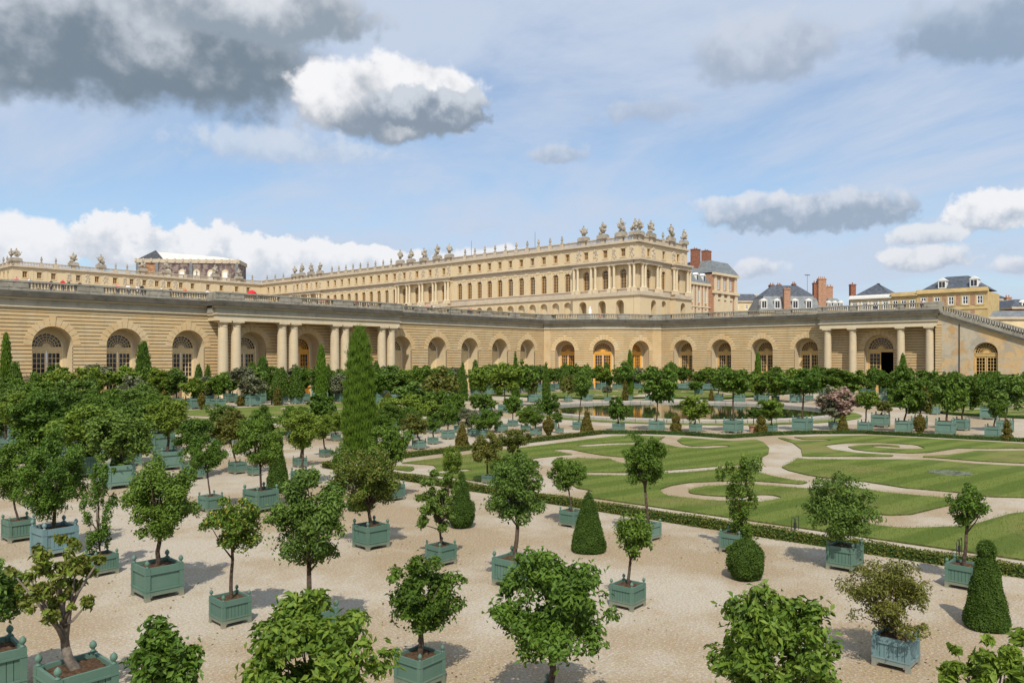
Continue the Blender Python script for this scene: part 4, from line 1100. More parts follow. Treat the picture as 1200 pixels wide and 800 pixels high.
# ------------------------------------------------------------------ town buildings beyond the wing
def simple_wins(parent, org, rz, us, z, hw, h, off, wood='white_paint', arched=False, key={}):
    k = (hw, h, wood, arched)
    if k not in key: key[k] = win_meshes(hw, h, arched, M[wood])
    for u in us: place_win(key[k], org, rz, u, z, .12, parent, off)
def hip_roof(m_, x0, y0, x1, y1, z0, z1, inset, ridge=None):
    i = inset
    m_.add([(x0, y0, z0), (x1, y0, z0), (x1, y1, z0), (x0, y1, z0), (x0+i, y0+i, z1), (x1-i, y0+i, z1), (x1-i, y1-i, z1), (x0+i, y1-i, z1)],
           [(0, 1, 5, 4), (1, 2, 6, 5), (2, 3, 7, 6), (3, 0, 4, 7), (4, 5, 6, 7)])
def chimney(parent, x, y, z0, z1, w_, d_, m='brick', pots=2):
    m_ = MB(); m_.box(-w_/2, -d_/2, z0, w_/2, d_/2, z1-.35); m_.box(-w_/2-.12, -d_/2-.12, z1-.35, w_/2+.12, d_/2+.12, z1-.15); m_.box(-w_/2, -d_/2, z1-.15, w_/2, d_/2, z1)
    for k in range(pots): m_.lathe([(.16, z1), (.13, z1+.55)], 7, (-w_/2+w_*(k+.5)/pots, 0, 0))
    return m_.build('chimney', M[m], parent, (x, y, 0))
def dormer(parent, x, y, z, w_=1.5, h=2.1, ry=0.0):
    m_ = MB(); m_.box(-w_/2, -.25, 0, w_/2, 2.0, h); m_.yprism([(-w_/2-.2, h), (w_/2+.2, h), (0, h+.7)], -.35, 2.0)
    o = m_.build('dormer', M['white_paint'], parent, (x, y, z), ry)
    g_ = MB(); g_.box(-w_/2+.22, -.30, .25, -.06, -.24, h-.2); g_.box(.06, -.30, .25, w_/2-.22, -.24, h-.2); g_.build('pane', M['glass'], o)
    return o
# brick and stone pavilion behind the wing
Yp = 130.0
def Xat(px, Y): r_ = ray(px); return Y*r_.x/r_.y
xa, xb, xc = 203.0, Xat(832, Yp), Xat(860, Yp)
bp = empty('brick_pavilion', (xa, Yp, 0), 'brick and stone pavilion with grey mansard roofs and brick chimneys behind the palace wing', 'building')
bo = Vector((xa, Yp, 0)); L1 = xb-xa; L2 = xc-xa
m_ = MB(); us1 = [L1-3.2-4.6*k for k in range(9) if L1-3.2-4.6*k > 1]
wall_open(m_, 0, L1, 0, 30.8, [(u, .8, 24.5, 28.6, False) for u in us1]+[], 0, .3); m_.box(0, .3, 0, L1, 14, 30.8); m_.build('wall', M['brick_pale'], bp)
m_ = MB()
for u in us1:
    for s in (-1, 1): m_.box(u+s*1.25-.5, -.15, 0, u+s*1.25+.5, .1, 30.2)
    m_.box(u-1.45, -.12, 22.4, u+1.45, .1, 23.4); m_.box(u-.8, -.10, 16, u+.8, .1, 22)
m_.box(-.2, -.3, 22.9, L1, .1, 23.3); m_.box(-.2, -.5, 30.2, L1, .2, 31.0); m_.build('stone_dressing', M['pale_stone'], bp)
simple_wins(bp, (xa, Yp), 0, us1, 24.5, .8, 4.1, bo)
m_ = MB(); m_.add([(0, -.3, 31), (L1, -.3, 31), (L1, 3.4, 36.4), (0, 3.4, 36.4), (0, 14, 36.6), (L1, 14, 36.6)], [(0, 1, 2, 3), (3, 2, 5, 4)]); m_.build('roof', M['zinc'], bp)
for u in us1: dormer(bp, u, .6, 31.6, 1.5, 2.1)
m_ = MB(); us2 = [L1+3.6+4.4*k for k in range(3)]
wall_open(m_, L1, L2, 0, 34.6, [(u, .75, 29.6, 33.0, False) for u in us2]+[], -1.2, .3); m_.box(L1+.02, -.9, 0, L2-.02, 14, 34.6)
m_.quad((L1, 0, 0), (L1, -1.2, 0), (L1, -1.2, 34.6), (L1, 0, 34.6)); m_.quad((L2, -1.2, 0), (L2, 14, 0), (L2, 14, 34.6), (L2, -1.2, 34.6)); m_.build('tower_wall', M['brick_pale'], bp)
m_ = MB(); tp_ = Z_TER
for u in [L1+1.4]+[x-2.2 for x in us2[1:]]+[L2-1.4]: m_.box(u-.95, -1.75, 0, u+.95, -1.1, 28); m_.box(u-.8, -1.45, 28.6, u+.8, -1.1, 34)
for u in us2:
    for s in (-1, 1): m_.box(u+s*1.0-.22, -1.4, 18, u+s*1.0+.22, -1.1, 26.6)
    m_.box(u-1.3, -1.5, 26.0, u+1.3, -1.1, 26.8); m_.box(u-.7, -1.35, 21.4, u+.7, -1.1, 25.4)
m_.box(L1-.3, -2.1, 28.0, L2+.4, -1.0, 28.9); m_.box(L1-.4, -2.0, 34.2, L2+.5, -1.0, 35.0); m_.build('tower_dressing', M['pale_stone'], bp)
simple_wins(bp, (xa, Yp-1.2), 0, us2, 29.6, .75, 3.4, bo)
m_ = MB(); hip_roof(m_, L1-.4, -1.9, L2+.5, 14, 35.0, 39.4, 3.0); m_.build('tower_roof', M['zinc'], bp)
chimney(bp, L1+1.0, 6, 34, 43.5, 3.0, 2.2); chimney(bp, L1+10.5, 7, 36, 44, 3.2, 2.2); chimney(bp, L1-4.5, 9, 34, 41, 1.6, 1.6)
# small house with slate roof
def block(name, label, px0, px1, d, ztop, zroof, wallm, roofm, inset=3.0, dep=10.0, wins=0, wz=3.2, whw=.55, wh=1.7, rot=0.0):
    o = at_depth((px0+px1)/2, 420, d); rz = R(YAW-90+rot); L = (px1-px0)/F*d
    b = empty(name, (o.x, o.y, 0), label, 'building', None, rz)
    us_ = [-L/2+L*(k+.5)/wins for k in range(wins)]
    m_ = MB(); wall_open(m_, -L/2, L/2, 0, ztop, [(u, whw, ztop-wz, ztop-wz+wh, False) for u in us_], 0, .25); m_.box(-L/2, .26, 0, L/2, dep, ztop); m_.build('wall', M[wallm], b)
    key = win_meshes(whw, wh, False, M['white_paint'])
    for u in us_:
        w_ = link('window', key[0], b, (u, .1, ztop-wz)); link('pane', key[1], w_)
    m_ = MB(); m_.box(-L/2-.3, -.4, ztop, L/2+.3, dep+.3, ztop+.5); m_.build('cornice', M['palace_trim'], b)
    if roofm:
        m_ = MB(); hip_roof(m_, -L/2-.2, -.3, L/2+.2, dep+.2, ztop+.5, zroof, inset); m_.build('roof', M[roofm], b)
    return b, L
zof = lambda py, d: H+(HZ-py)/F*d
b, L = block('slate_house', 'small cream house with blue slate roof peeping between pavilion and mansard house', 858, 892, 300, zof(354, 300), zof(344, 300), 'cream_wall', 'slate', 2.4, 10, 3, 2.6)
chimney(b, L/2-1.6, 3, zof(350, 300), zof(344.5, 300), 2.2, 1.6, 'cream_wall', 0)
# mansard house with four dormers
d = 232; ztop = zof(366, d)
b, L = block('mansard_house', 'grey mansard roofed house with white dormers and tall brick chimneys', 890, 964, d, ztop, zof(346.5, d), 'cream_wall', 'zinc', 1.9, 12)
rt = MB(); z1, z2 = zof(346.5, d), zof(332.5, d); hip_roof(rt, -L/2+1.6, 1.6, L/2-1.6, 10.2, z1, z2, 3.9); rt.build('upper_roof', M['slate'], b)
for px_ in (895.5, 911, 932, 948): dormer(b, (px_-927)/F*d, .15, zof(361.5, d), 1.7, 2.3)
for px_, top, w_, yy in ((913.5, 331, 1.5, 7), (923.5, 330.5, 1.2, 8), (943, 329, 1.0, 9), (920.5, 338.5, 1.8, -.9), (958.5, 330.5, 1.3, 2), (962, 326, 1.1, 1), (966.5, 326, 1.2, 1)):
    chimney(b, (px_-927)/F*d, yy, ztop-2, zof(top, d), w_, 1.3, 'brick_pale' if px_ in (920.5, 962, 966.5) else 'brick', 2)
an_ = MB(); ax = (955-927)/F*d; an_.tube([(ax, 6, z2-3), (ax, 6, zof(319, d))], [.05, .04], 6)
for k in range(4): an_.tube([(ax-.8, 6, zof(319.3+k*.3, d)), (ax+.8, 6, zof(319.3+k*.3, d))], [.03, .03], 5)
an_.build('aerial', M['iron'], b)
b, L = block('low_roof_house', 'low grey roofed house with a row of dormers beside the tall brick chimneys', 966, 992, 236, zof(364, 236), zof(349, 236), 'cream_wall', 'zinc', 2.2, 9)
for px_ in (972, 979, 986): dormer(b, (px_-979)/F*236, .2, zof(361, 236), 1.1, 1.6)
chimney(b, (976-979)/F*236, 4, zof(360, 236), zof(334, 236), 2.7, 1.4, 'brick_pale', 3); chimney(b, (999-979)/F*236, 0, zof(372, 236), zof(333, 236), 1.5, 1.4, 'brick', 1)
# cream and yellow town houses in line, facing west
Xy = 195.0
def Yat(px, X): r_ = ray(px); return X*r_.y/r_.x
def zpx(px, py, X): r_ = ray(px); return H+(HZ-py)/F*(X/r_.x)
def row_house(name, label, px0, px1, ztop, wallm, wins, roof_h, panels, trim='yellow_wall', nwin=4):
    y0, y1 = Yat(px0, Xy), Yat(px1, Xy); L = y0-y1
    b = empty(name, (Xy, y0, 0), label, 'building', None, R(-90))
    us_ = [L*(k+.5)/wins for k in range(wins)]
    zw = ztop-3.6
    m_ = MB(); wall_open(m_, 0, L, 0, ztop-.9, [(u, .62, zw, zw+1.9, False) for u in us_], 0, .25); m_.box(0, .26, 0, L, 12, ztop-.9); m_.build('wall', M[wallm], b)
    key = win_meshes(.62, 1.9, False, M['white_paint'])
    for u in us_: w_ = link('window', key[0], b, (u, .1, zw)); link('pane', key[1], w_)
    m_ = MB()
    for u in us_:
        for s in (-1, 1): m_.box(u+s*.75-.13, -.06, zw-.2, u+s*.75+.13, .1, zw+2.1)
        m_.box(u-.9, -.10, zw-.3, u+.9, .1, zw-.02)
    m_.box(-.1, -.12, zw-1.1, L+.1, .1, zw-.8); m_.box(-.25, -.5, ztop-.9, L+.25, .3, ztop-.45); m_.box(-.1, -.2, ztop-.45, L+.1, .3, ztop)
    m_.build('trim', M[trim], b)
    if panels:
        m_ = MB()
        for a, c_ in zip(us_[:-1], us_[1:]): m_.box(a+1.0, -.04, zw-.2, c_-1.0, .1, zw+2.1); m_.box(a+1.0, -.04, 0, c_-1.0, .1, zw-1.2)
        m_.build('brick_panel', M['brick_pale'], b)
    if roof_h:
        m_ = MB(); hip_roof(m_, .2, .6, L-.2, 11.4, ztop-.3, ztop-.3+roof_h, 4.6); m_.build('roof', M['slate'], b)
    return b, L
b, L = row_house('cream_house', 'cream town house with white cornice and dark slate roof beyond the balustrade', 996, 1044, 20.9, 'cream_wall', 4, 3.4, False, 'white_paint')
b, L = row_house('yellow_house', 'yellow stuccoed house bay with brick panels next to the cream house', 1044.4, 1074, 21.1, 'yellow_wall', 3, 0, True)
b, L = row_house('yellow_brick_house', 'yellow house with square brick panels and white windows above the stair balustrade', 1074.4, 1157, 21.4, 'yellow_wall', 5, 3.4, True)
dormer(b, L*.35, 1.4, 21.6, 1.6, 1.7); dormer(b, L*.8, 1.4, 21.6, 1.6, 1.7)
for k, (p0, p1, dd, yt, yr, lab) in enumerate(((1155, 1192, 205, 362, 352, 'dark slate roofed house with two blue dormers below the yellow house'), (1186, 1240, 190, 362, 350, 'slate house with a brown gable wall at the foot of the stairs'))):
    b, L = block('town_house', lab, p0, p1, dd, zof(yt, dd), zof(yr, dd), 'brick' if k else 'cream_wall', 'slate', 2.2, 9)
    for s in (-.22, .22): dormer(b, s*L, .3, zof(yt-1.5, dd), 1.4, 1.3)
    if not k: chimney(b, L/2-.6, 3, zof(yt, dd), zof(347, dd), 1.3, 1.3, 'brick_pale')
b, L = block('zinc_shed', 'long low building with pale grey zinc roof behind the stair balustrade', 1118, 1230, 172, zof(374, 172), zof(363, 172), 'cream_wall', 'zinc', 3.6, 9)
b, L = block('far_roof', 'distant dark slate roof rising behind the yellow brick house', 1150, 1182, 260, zof(352, 260), zof(340.5, 260), 'cream_wall', 'slate', 4.4, 9)
# white vase statue and people on the terrace are placed with the small things

# ------------------------------------------------------------------ planters
BH = .88                                             # height of a box of unit width
def planter_meshes(boards, m):
    out = {}
    p = MB(); a = .47
    p.box(-.44, -.44, .14, .44, .44, .20)            # floor
    for k in range(4):
        def add(x0, z0, x1, z1, y0, y1):
            c, s = [(1, 0), (0, 1), (-1, 0), (0, -1)][k]
            q = MB(); q.box(x0, y0, z0, x1, y1, z1)
            p.add([(x*c-y*s, x*s+y*c, z) for x, y, z in q.v], q.f)
        add(-.41, .72, .41, .86, -.485, -.43)         # top rail
        add(-.43, .685, .43, .72, -.505, -.43)        # bead
        add(-.41, .13, .41, .25, -.49, -.43)          # bottom rail
        add(-.43, .25, .43, .285, -.505, -.43)
        add(-.33, .09, -.41, .13, -.485, -.44); add(.33, .09, .41, .13, -.485, -.44)
        add(-.37, .055, -.41, .09, -.485, -.44); add(.37, .055, .41, .09, -.485, -.44)
        if boards:
            nb_ = 7
            for j in range(nb_): x0 = -.41+.82*j/nb_; add(x0+.007, .285, x0+.82/nb_-.007, .685, -.465, -.43)
            add(-.41, .285, .41, .685, -.445, -.42)
        else: add(-.41, .285, .41, .685, -.462, -.42)
        add(-.41, .285, .41, .72, -.43, -.40)
    out['body'] = p.mesh('planter', M[m])
    q = MB(); q.box(-.06, -.06, 0, .06, .06, .865); q.box(-.07, -.07, .69, .07, .07, .715); q.box(-.07, -.07, .255, .07, .07, .28); q.box(-.068, -.068, 0, .068, .068, .05)
    out['post'] = q.mesh('corner_post', M[m])
    f = MB(); f.lathe([(.05, .865), (.052, .885), (.028, .90), (.03, .92), (.058, .955), (.064, .985), (.055, 1.02), (.03, 1.05), (.012, 1.065), (.004, 1.075)], 10)
    out['finial'] = f.mesh('finial', M[m], True)
    # everything in one mesh for the far planters
    al = MB(); al.add(p.v, p.f)
    for sx in (-1, 1):
        for sy in (-1, 1):
            al.add([(x+sx*.44, y+sy*.44, z) for x, y, z in q.v], q.f)
            f8 = MB(); f8.lathe([(.05, .865), (.03, .90), (.06, .97), (.05, 1.02), (.004, 1.07)], 6); al.add([(x+sx*.44, y+sy*.44, z) for x, y, z in f8.v], f8.f)
    out['all'] = al.mesh('planter', M[m])
    return out
PLM = {(b_, c_): planter_meshes(b_, c_) for b_ in (0, 1) for c_ in ('box_green', 'box_blue', 'box_teal')}
so = MB(); nS = 8
for i in range(nS):
    for j in range(nS):
        g_ = lambda a, b: (-.43+.86*a/nS, -.43+.86*b/nS, .765+.03*math.sin(a*2.3+b)*math.cos(b*1.7)+.03*(1-((a-4)**2+(b-4)**2)/32))
        so.quad(g_(i, j), g_(i+1, j), g_(i+1, j+1), g_(i, j+1))
SOIL = so.mesh('soil', M['soil'], True)
def planter(root, s, near, style, colr):
    pm_ = PLM[(style, colr)]
    if near:
        b = link('planter', pm_['body'], root, None, 0, s)
        for sx in (-1, 1):
            for sy in (-1, 1):
                link('corner_post', pm_['post'], b, (sx*.44, sy*.44, 0)); link('finial', pm_['finial'], b, (sx*.44, sy*.44, 0))
    else: b = link('planter', pm_['all'], root, None, 0, s)
    link('soil', SOIL, root, None, 0, s)
    return b

def trunk_mesh(seed, h0, ctr, cc, r, bark, nl=9, fork=.25):
    """trunk from the soil at h0 up into the crown, then limbs towards clump centres"""
    rg = random.Random(seed); m_ = MB()
    top = Vector(ctr)
    low = Vector((0, 0, h0-.08)); zlow = min(c_[2] for c_ in cc) if len(cc) else 0
    fz = h0+(top.z+zlow-h0)*(1-fork) if top.z+zlow > h0+.15 else h0+.12
    fk = Vector((top.x*.6, top.y*.6, max(fz, h0+.15)))
    mids = [low+(fk-low)*t+Vector((rg.uniform(-1, 1), rg.uniform(-1, 1), 0))*r*.5*(t > 0 and t < 1) for t in (0, .12, .35, .65, 1)]
    m_.tube(mids, [r*1.35, r*1.08, r, r*.92, r*.85], 9)
    tgt = [top+Vector(c_) for c_ in cc]; rg.shuffle(tgt)
    m_.tube([fk, fk+(top-fk)*.6+Vector((rg.uniform(-.05, .05), rg.uniform(-.05, .05), 0)), top+(top-fk)*.25], [r*.85, r*.6, r*.2], 7)
    for t in tgt[:nl]:
        st = fk+(top-fk)*rg.uniform(0, .45); md = st+(t-st)*.5+Vector((rg.uniform(-.1, .1), rg.uniform(-.1, .1), rg.uniform(-.12, .05)))*(t-st).length
        m_.tube([st, md, t], [r*.5, r*.33, r*.1], 6)
    return m_.mesh('trunk', M[bark], True)

SEED = [100]
PROTO = {}
def proto(kind, leaf, k, fine=False):
    key = (kind, leaf, k, fine)
    if key not in PROTO:
        PROTO[key] = crown_mesh('crown', hash_(kind, leaf, k), 1, 1, 1, 9000 if fine else 3400, .115 if fine else .20, .06 if fine else .115, kind, leaf)
    return PROTO[key]
def hash_(*a): return sum((i+1)*sum(ord(ch_) for ch_ in str(x)) for i, x in enumerate(a)) % 9973
def frame_px(cx, cy, w_):
    """near bottom corner of a box at a pixel and its width in pixels -> size and centre"""
    x, y = G(cx, cy); d = depth_of(x, y); th = math.atan2(y, x)
    s = w_*(d+.5)/F/(abs(math.cos(th))+abs(math.sin(th)))
    return s, x+s/2, y+s/2
POTTED = []
def potted(label, corner, crown, leaf='leaf', kind='round', style=1, colr='box_green', near=None, trunk=None, group=None, bark='bark', L=None, dens=1.0, m2=None, frac=0, name='potted_tree', cat='potted tree', s=None, xy=None, rsy=None, fork=.25, rot=None):
    SEED[0] += 1; sd = SEED[0]; rg = random.Random(sd)
    if corner: s, x, y = frame_px(*corner)
    else: x, y = xy
    D = depth_of(x, y)
    if near is None: near = D < 34
    root = empty(name, (x, y, 0), label, cat, group, R(rot if rot is not None else rg.uniform(-4, 4)))
    planter(root, s, near, style, colr)
    l, r_, t, b = crown
    c1 = at_depth((l+r_)/2, t, D); c2 = at_depth((l+r_)/2, b, D)
    rx = (r_-l)/2*D/F; rz = (c1.z-c2.z)/2; ctr = Vector((c1.x-x, c1.y-y, (c1.z+c2.z)/2))
    ctr.rotate(Matrix.Rotation(-root.rotation_euler.z, 3, 'Z'))
    h0 = .79*s
    if near:
        ll = L or .098
        n = int(min(20000, dens*46*(rx*rx+2*rx*rz)/(ll*ll)))
        n = max(n, 1200)
        me, cc = crown_mesh('crown', sd, rx*1.08, (rsy or rx)*1.05, rz*1.06, n, ll, ll*.46, kind, leaf, m2, frac)
        link('crown', me, root, ctr)
        tr = trunk or max(.035, .042*s/.8)
        link('trunk', trunk_mesh(sd, h0, ctr, cc, tr, bark, 12, fork), root)
    else:
        me, cc = proto(kind, leaf, sd % 5, D < 62)
        link('crown', me, root, ctr, rg.uniform(0, 6.28), (rx*1.06, rx*1.06, rz*1.08))
        ccs = [(c_[0]*rx, c_[1]*rx, c_[2]*rz) for c_ in cc[:8]]
        link('trunk', trunk_mesh(sd, h0, ctr, ccs, trunk or max(.05, .05*s/.8), bark, 5), root)
    POTTED.append((x, y, s)); return root

HUE = {'leaf': 'mid green', 'leaf_dark': 'dark green', 'leaf_light': 'yellow-green', 'leaf_blue': 'dull green', 'leaf_silver': 'silvery', 'leaf_olive': 'olive green'}
# the near planters, one line each: label, near bottom corner (x, y, width), crown (left, right, top, bottom)
P = potted
P('thinly leafed tree with pale forked trunk in a large planter by the terrace foot', (64, 861, 88), (20, 117, 632, 727), 'leaf_olive', 'sparse', 1, trunk=.085, bark='pale_bark', L=.135, dens=.62, fork=.62, m2='leaf_light', frac=.45)
P('green planter with drooping leafy tree, only half in view at the picture edge', (-42, 833, 78), (-42, 38, 650, 730), 'leaf_blue', 'round', 1, L=.115)
P('dark glossy tree with two-lobed crown and soil filled planter in the gravel foreground', (490, 814, 60), (446, 541, 652, 744), 'leaf_dark', 'round', 0, L=.105, trunk=.055)
P('big round dark green tree on a thin straight trunk in the gravel foreground', (650, 866, 66), (568, 722, 644, 772), 'leaf', 'round', 1, L=.118, dens=1.15, trunk=.06)
P('broad pale green large-leaved tree covering a planter in the gravel foreground', (355, 962, 80), (276, 450, 692, 850), 'leaf_light', 'round', 1, L=.14, dens=1.2, m2='leaf', frac=.5)
P('upright dense bright green laurel with stacked round clumps', (186, 950, 60), (148, 232, 722, 850), 'leaf', 'dense', 1, L=.13, dens=1.2)
P('tree with tall domed crown in a mint planter with white scratch on its rim', (172, 706, 58), (143, 234, 533, 632), 'leaf', 'round', 0, trunk=.06, dens=1.1)
P('tree with yellowing top leaves in a boarded green planter', (262, 737, 48), (237, 312, 582, 647), 'leaf', 'round', 1, m2='leaf_yellow', frac=.12, trunk=.042)
P('tall dark tree on a straight bare trunk, its planter hidden by pale large leaves', (355, 769, 70), (312, 412, 550, 664), 'leaf_blue', 'round', 1, trunk=.058, dens=1.1)
P('slim tiered young tree in a small boarded planter beside the thinly leafed tree', (110, 677, 35), (93, 138, 547, 640), 'leaf', 'tier', 1, trunk=.03, L=.09, dens=.6, fork=.95)
P('full crowned tree in a pale bluish planter behind the thinly leafed tree', (49, 656, 49), (22, 106, 505, 612), 'leaf', 'round', 1, 'box_blue', trunk=.06)
P('tree with loose hanging crown in a low planter next to the bluish one', (10, 637, 35), (-17, 42, 513, 590), 'leaf', 'round', 1, trunk=.035)
P('spreading dark tree on a forked trunk in a plain-sided planter below the tall cypress', (432, 646, 44), (390, 472, 518, 602), 'leaf_olive', 'round', 0, trunk=.06, m2='leaf_dark', frac=.5)
P('small wispy dark tree in a mid green planter in front of a clipped ball', (516, 665, 37), (484, 546, 555, 620), 'leaf_blue', 'sparse', 0, L=.10, dens=1.0, trunk=.035)
P('leaning tree with drooping skirts in a planter beside the clipped cone', (604, 692, 53), (571, 647, 530, 616), 'leaf_blue', 'round', 1, trunk=.06)
P('small heart-shaped tree in a boarded planter standing alone on open gravel', (740, 717, 43), (714, 767, 594, 652), 'leaf', 'dense', 1, trunk=.038, L=.10)
P('lopsided open tree on a dark trunk in a tall grey-green planter by the hedge', (763, 635, 31), (727, 782, 506, 572), 'leaf', 'round', 1, 'box_teal', trunk=.05)
P('small umbrella shaped tree in a low planter half hidden by the clipped cone', (672, 619, 30), (642, 688, 537, 577), 'leaf', 'round', 1, trunk=.03)
P('tall straggly tree in tiers rising behind a clipped ball bush', (866, 650, 34), (838, 906, 540, 655), 'leaf_light', 'tier', 1, trunk=.035, L=.10, dens=.55, fork=.95, m2='leaf_dark', frac=.45)
P('dense round laurel on a short trunk in a boarded planter by the lawn hedge', (1001, 672, 41), (939, 1025, 558, 634), 'leaf_blue', 'dense', 1, trunk=.05, dens=1.1)
P('small two-tiered tree on a clean stem in a planter with twin iron hoops behind', (1144, 694, 38), (1112, 1156, 567, 620), 'leaf', 'dense', 1, trunk=.045, L=.10)
P('olive green many-stemmed bush in a weathered pale blue planter', (1066, 790, 51), (989, 1098, 650, 748), 'leaf_olive', 'round', 1, 'box_blue', trunk=.04, L=.07, dens=.5, fork=.8, cat='potted bush', name='potted_bush')
P('bright green large-leaved tree filling the foreground right of the open gravel', (905, 930, 76), (820, 987, 682, 850), 'leaf_light', 'round', 1, L=.13, dens=1.2, m2='leaf', frac=.5)
P('drooping yellow-green magnolia with twig ends showing in the foreground corner', (1170, 985, 80), (1106, 1236, 744, 860), 'leaf_light', 'sparse', 1, L=.165, dens=1.1, bark='pale_bark')
P('rounded tree in a green planter behind the yellow-topped tree', (300, 602, 40), (275, 335, 487, 548), 'leaf_light', 'round', 1, trunk=.045, m2='leaf', frac=.4)
P('small-crowned tree on a thin stem in a planter behind the domed tree', (242, 601, 28), (216, 266, 512, 555), 'leaf', 'round', 1, trunk=.032)
P('yellow-green tree above two stacked-looking planters left of the cypress', (352, 572, 29), (330, 380, 480, 524), 'leaf_light', 'round', 1, near=False)
P('tree in a large planter right beside the cypress foot', (458, 588, 30), (430, 484, 492, 546), 'leaf', 'round', 1, near=False)
P('planter tree half hidden left of the cypress foot', (398, 577, 16), (386, 412, 520, 556), 'leaf', 'round', 1, near=False)
P('slight young tree standing in the scrolled lawn edge', (523, 598, 15), (515, 543, 524, 556), 'leaf_light', 'dense', 1, near=False)
P('reddish brown leaved shrub tree on the lawn corner', (572, 567, 15), (551, 590, 506, 545), 'leaf_olive', 'round', 1, near=False)
P('dark round laurel behind the leaning tree', (598, 596, 20), (575, 632, 527, 566), 'leaf_dark', 'dense', 1, near=False)
P('brownish leaved bush tree between the laurel and the spindle topiary', (600, 545, 14), (584, 622, 499, 530), 'leaf_olive', 'round', 1, near=False)
# planters in line before the pool
G1 = 'planters in line before the pool'
def Q(lab, x0, x1, yb, crown, leaf='leaf', kind='round', **k): return P(lab, ((x0+x1)/2+ (x1-x0)*.12, yb, x1-x0), crown, leaf, kind, near=False, style=k.pop('style', 0), colr=k.pop('colr', 'box_teal'), **k)
Q('high stemmed tree next to a clipped golden cone at the pool edge', 670, 685, 504, (671, 695, 435, 466))
Q('low round bush in the first pool-side planter past the golden cone', 717, 732, 506, (711, 737, 464, 493), name='potted_bush', cat='potted bush')
Q('large umbrella-crowned tree in a big square planter by the pool', 760, 779, 506, (747, 795, 427, 471), 'leaf')
Q('low bush in a planter between two umbrella trees by the pool', 808, 823, 507, (798, 831, 464, 493), 'leaf_light', name='potted_bush', cat='potted bush')
Q('bushy umbrella-crowned tree in a box with dark left side by the pool', 849, 872, 508, (837, 881, 429, 463))
Q('low spreading bush in a planter next to the clipped ball by the pool', 899, 912, 507, (888, 919, 467, 493), 'leaf_light', name='potted_bush', cat='potted bush')
Q('tree on a tall straight stem in a wide planter where the pool rim curves away', 931, 955, 507, (921, 963, 431, 463))
Q('thin stemmed pale tree in a small planter right of the pink oleander', 1008, 1025, 507, (1003, 1031, 455, 479), 'leaf_light')
Q('clipped flat-topped bush in a large planter behind the thin stemmed pale tree', 1025, 1046, 501, (1023, 1047, 467, 483), 'leaf_olive', 'dense', name='potted_bush', cat='potted bush')
Q('very dark tree in a planter with ball finials by the drop-shaped topiary', 1053, 1073, 508, (1043, 1086, 444, 485), 'leaf_dark')
Q('twin-stemmed dull green tree behind the drop-shaped topiary', 1072, 1090, 503, (1066, 1094, 452, 484), 'leaf_olive')
Q('fresh green tall tree in the biggest planter past the drop-shaped topiary', 1102, 1125, 511, (1094, 1131, 438, 484))
Q('rounded tree in a planter just behind the biggest one', 1122, 1140, 505, (1112, 1152, 436, 480), 'leaf_dark')
Q('small dark tree on a stem in the last planter before the hedge corner', 1160, 1178, 514, (1157, 1182, 466, 491))
Q('wide pale-crowned tree behind the double ball topiary', 1174, 1192, 507, (1160, 1204, 438, 482), 'leaf_blue')
Q('dark tree in a planter on the walk beyond the double ball topiary', 1155, 1173, 492, (1146, 1178, 440, 474), 'leaf_dark')
Q('low planter tree on the far walk behind the dark trees', 1091, 1104, 486, (1086, 1112, 446, 474))
# mid planters, cross walk left of the pool
ORD = ('first', 'second', 'third', 'fourth', 'fifth', 'sixth', 'seventh', 'eighth', 'ninth', 'tenth', 'eleventh', 'twelfth', 'thirteenth', 'fourteenth', 'fifteenth', 'sixteenth', 'seventeenth', 'eighteenth', 'nineteenth', 'twentieth')
ORD = ORD+tuple('twenty-'+o_ for o_ in ORD[:9])+('thirtieth',)+tuple('thirty-'+o_ for o_ in ORD[:9])
G2 = 'planters crowded on the cross walk left of the pool'
for i_, (x0, x1, yb, cr, lf) in enumerate(sorted([(480, 497, 527, (470, 506, 482, 510), 'leaf_olive'), (499, 512, 521, (496, 520, 484, 506), 'leaf'), (515, 531, 515, (510, 540, 472, 500), 'leaf'), (546, 559, 511, (536, 562, 478, 500), 'leaf_silver'), (578, 594, 507, (560, 590, 478, 502), 'leaf_dark'), (556, 572, 514, (552, 584, 480, 505), 'leaf'), (609, 621, 506, (604, 624, 478, 496), 'leaf_light'), (620, 634, 511, (610, 640, 474, 500), 'leaf'), (638, 652, 503, (627, 656, 460, 488), 'leaf_dark'), (650, 660, 508, (645, 660, 482, 495), 'leaf'), (470, 484, 515, (462, 494, 474, 500), 'leaf'), (530, 543, 507, (522, 548, 468, 494), 'leaf_dark'), (500, 514, 508, (492, 522, 466, 492), 'leaf_light'), (594, 606, 500, (588, 612, 462, 486), 'leaf'), (444, 458, 528, (434, 466, 484, 514), 'leaf'), (426, 440, 520, (440, 470, 470, 500), 'leaf_dark')])):
    Q('%s potted tree, %s from the cypress in the crowd towards the pool' % (HUE[lf], ORD[i_]), x0, x1, yb, cr, lf, group=G2)
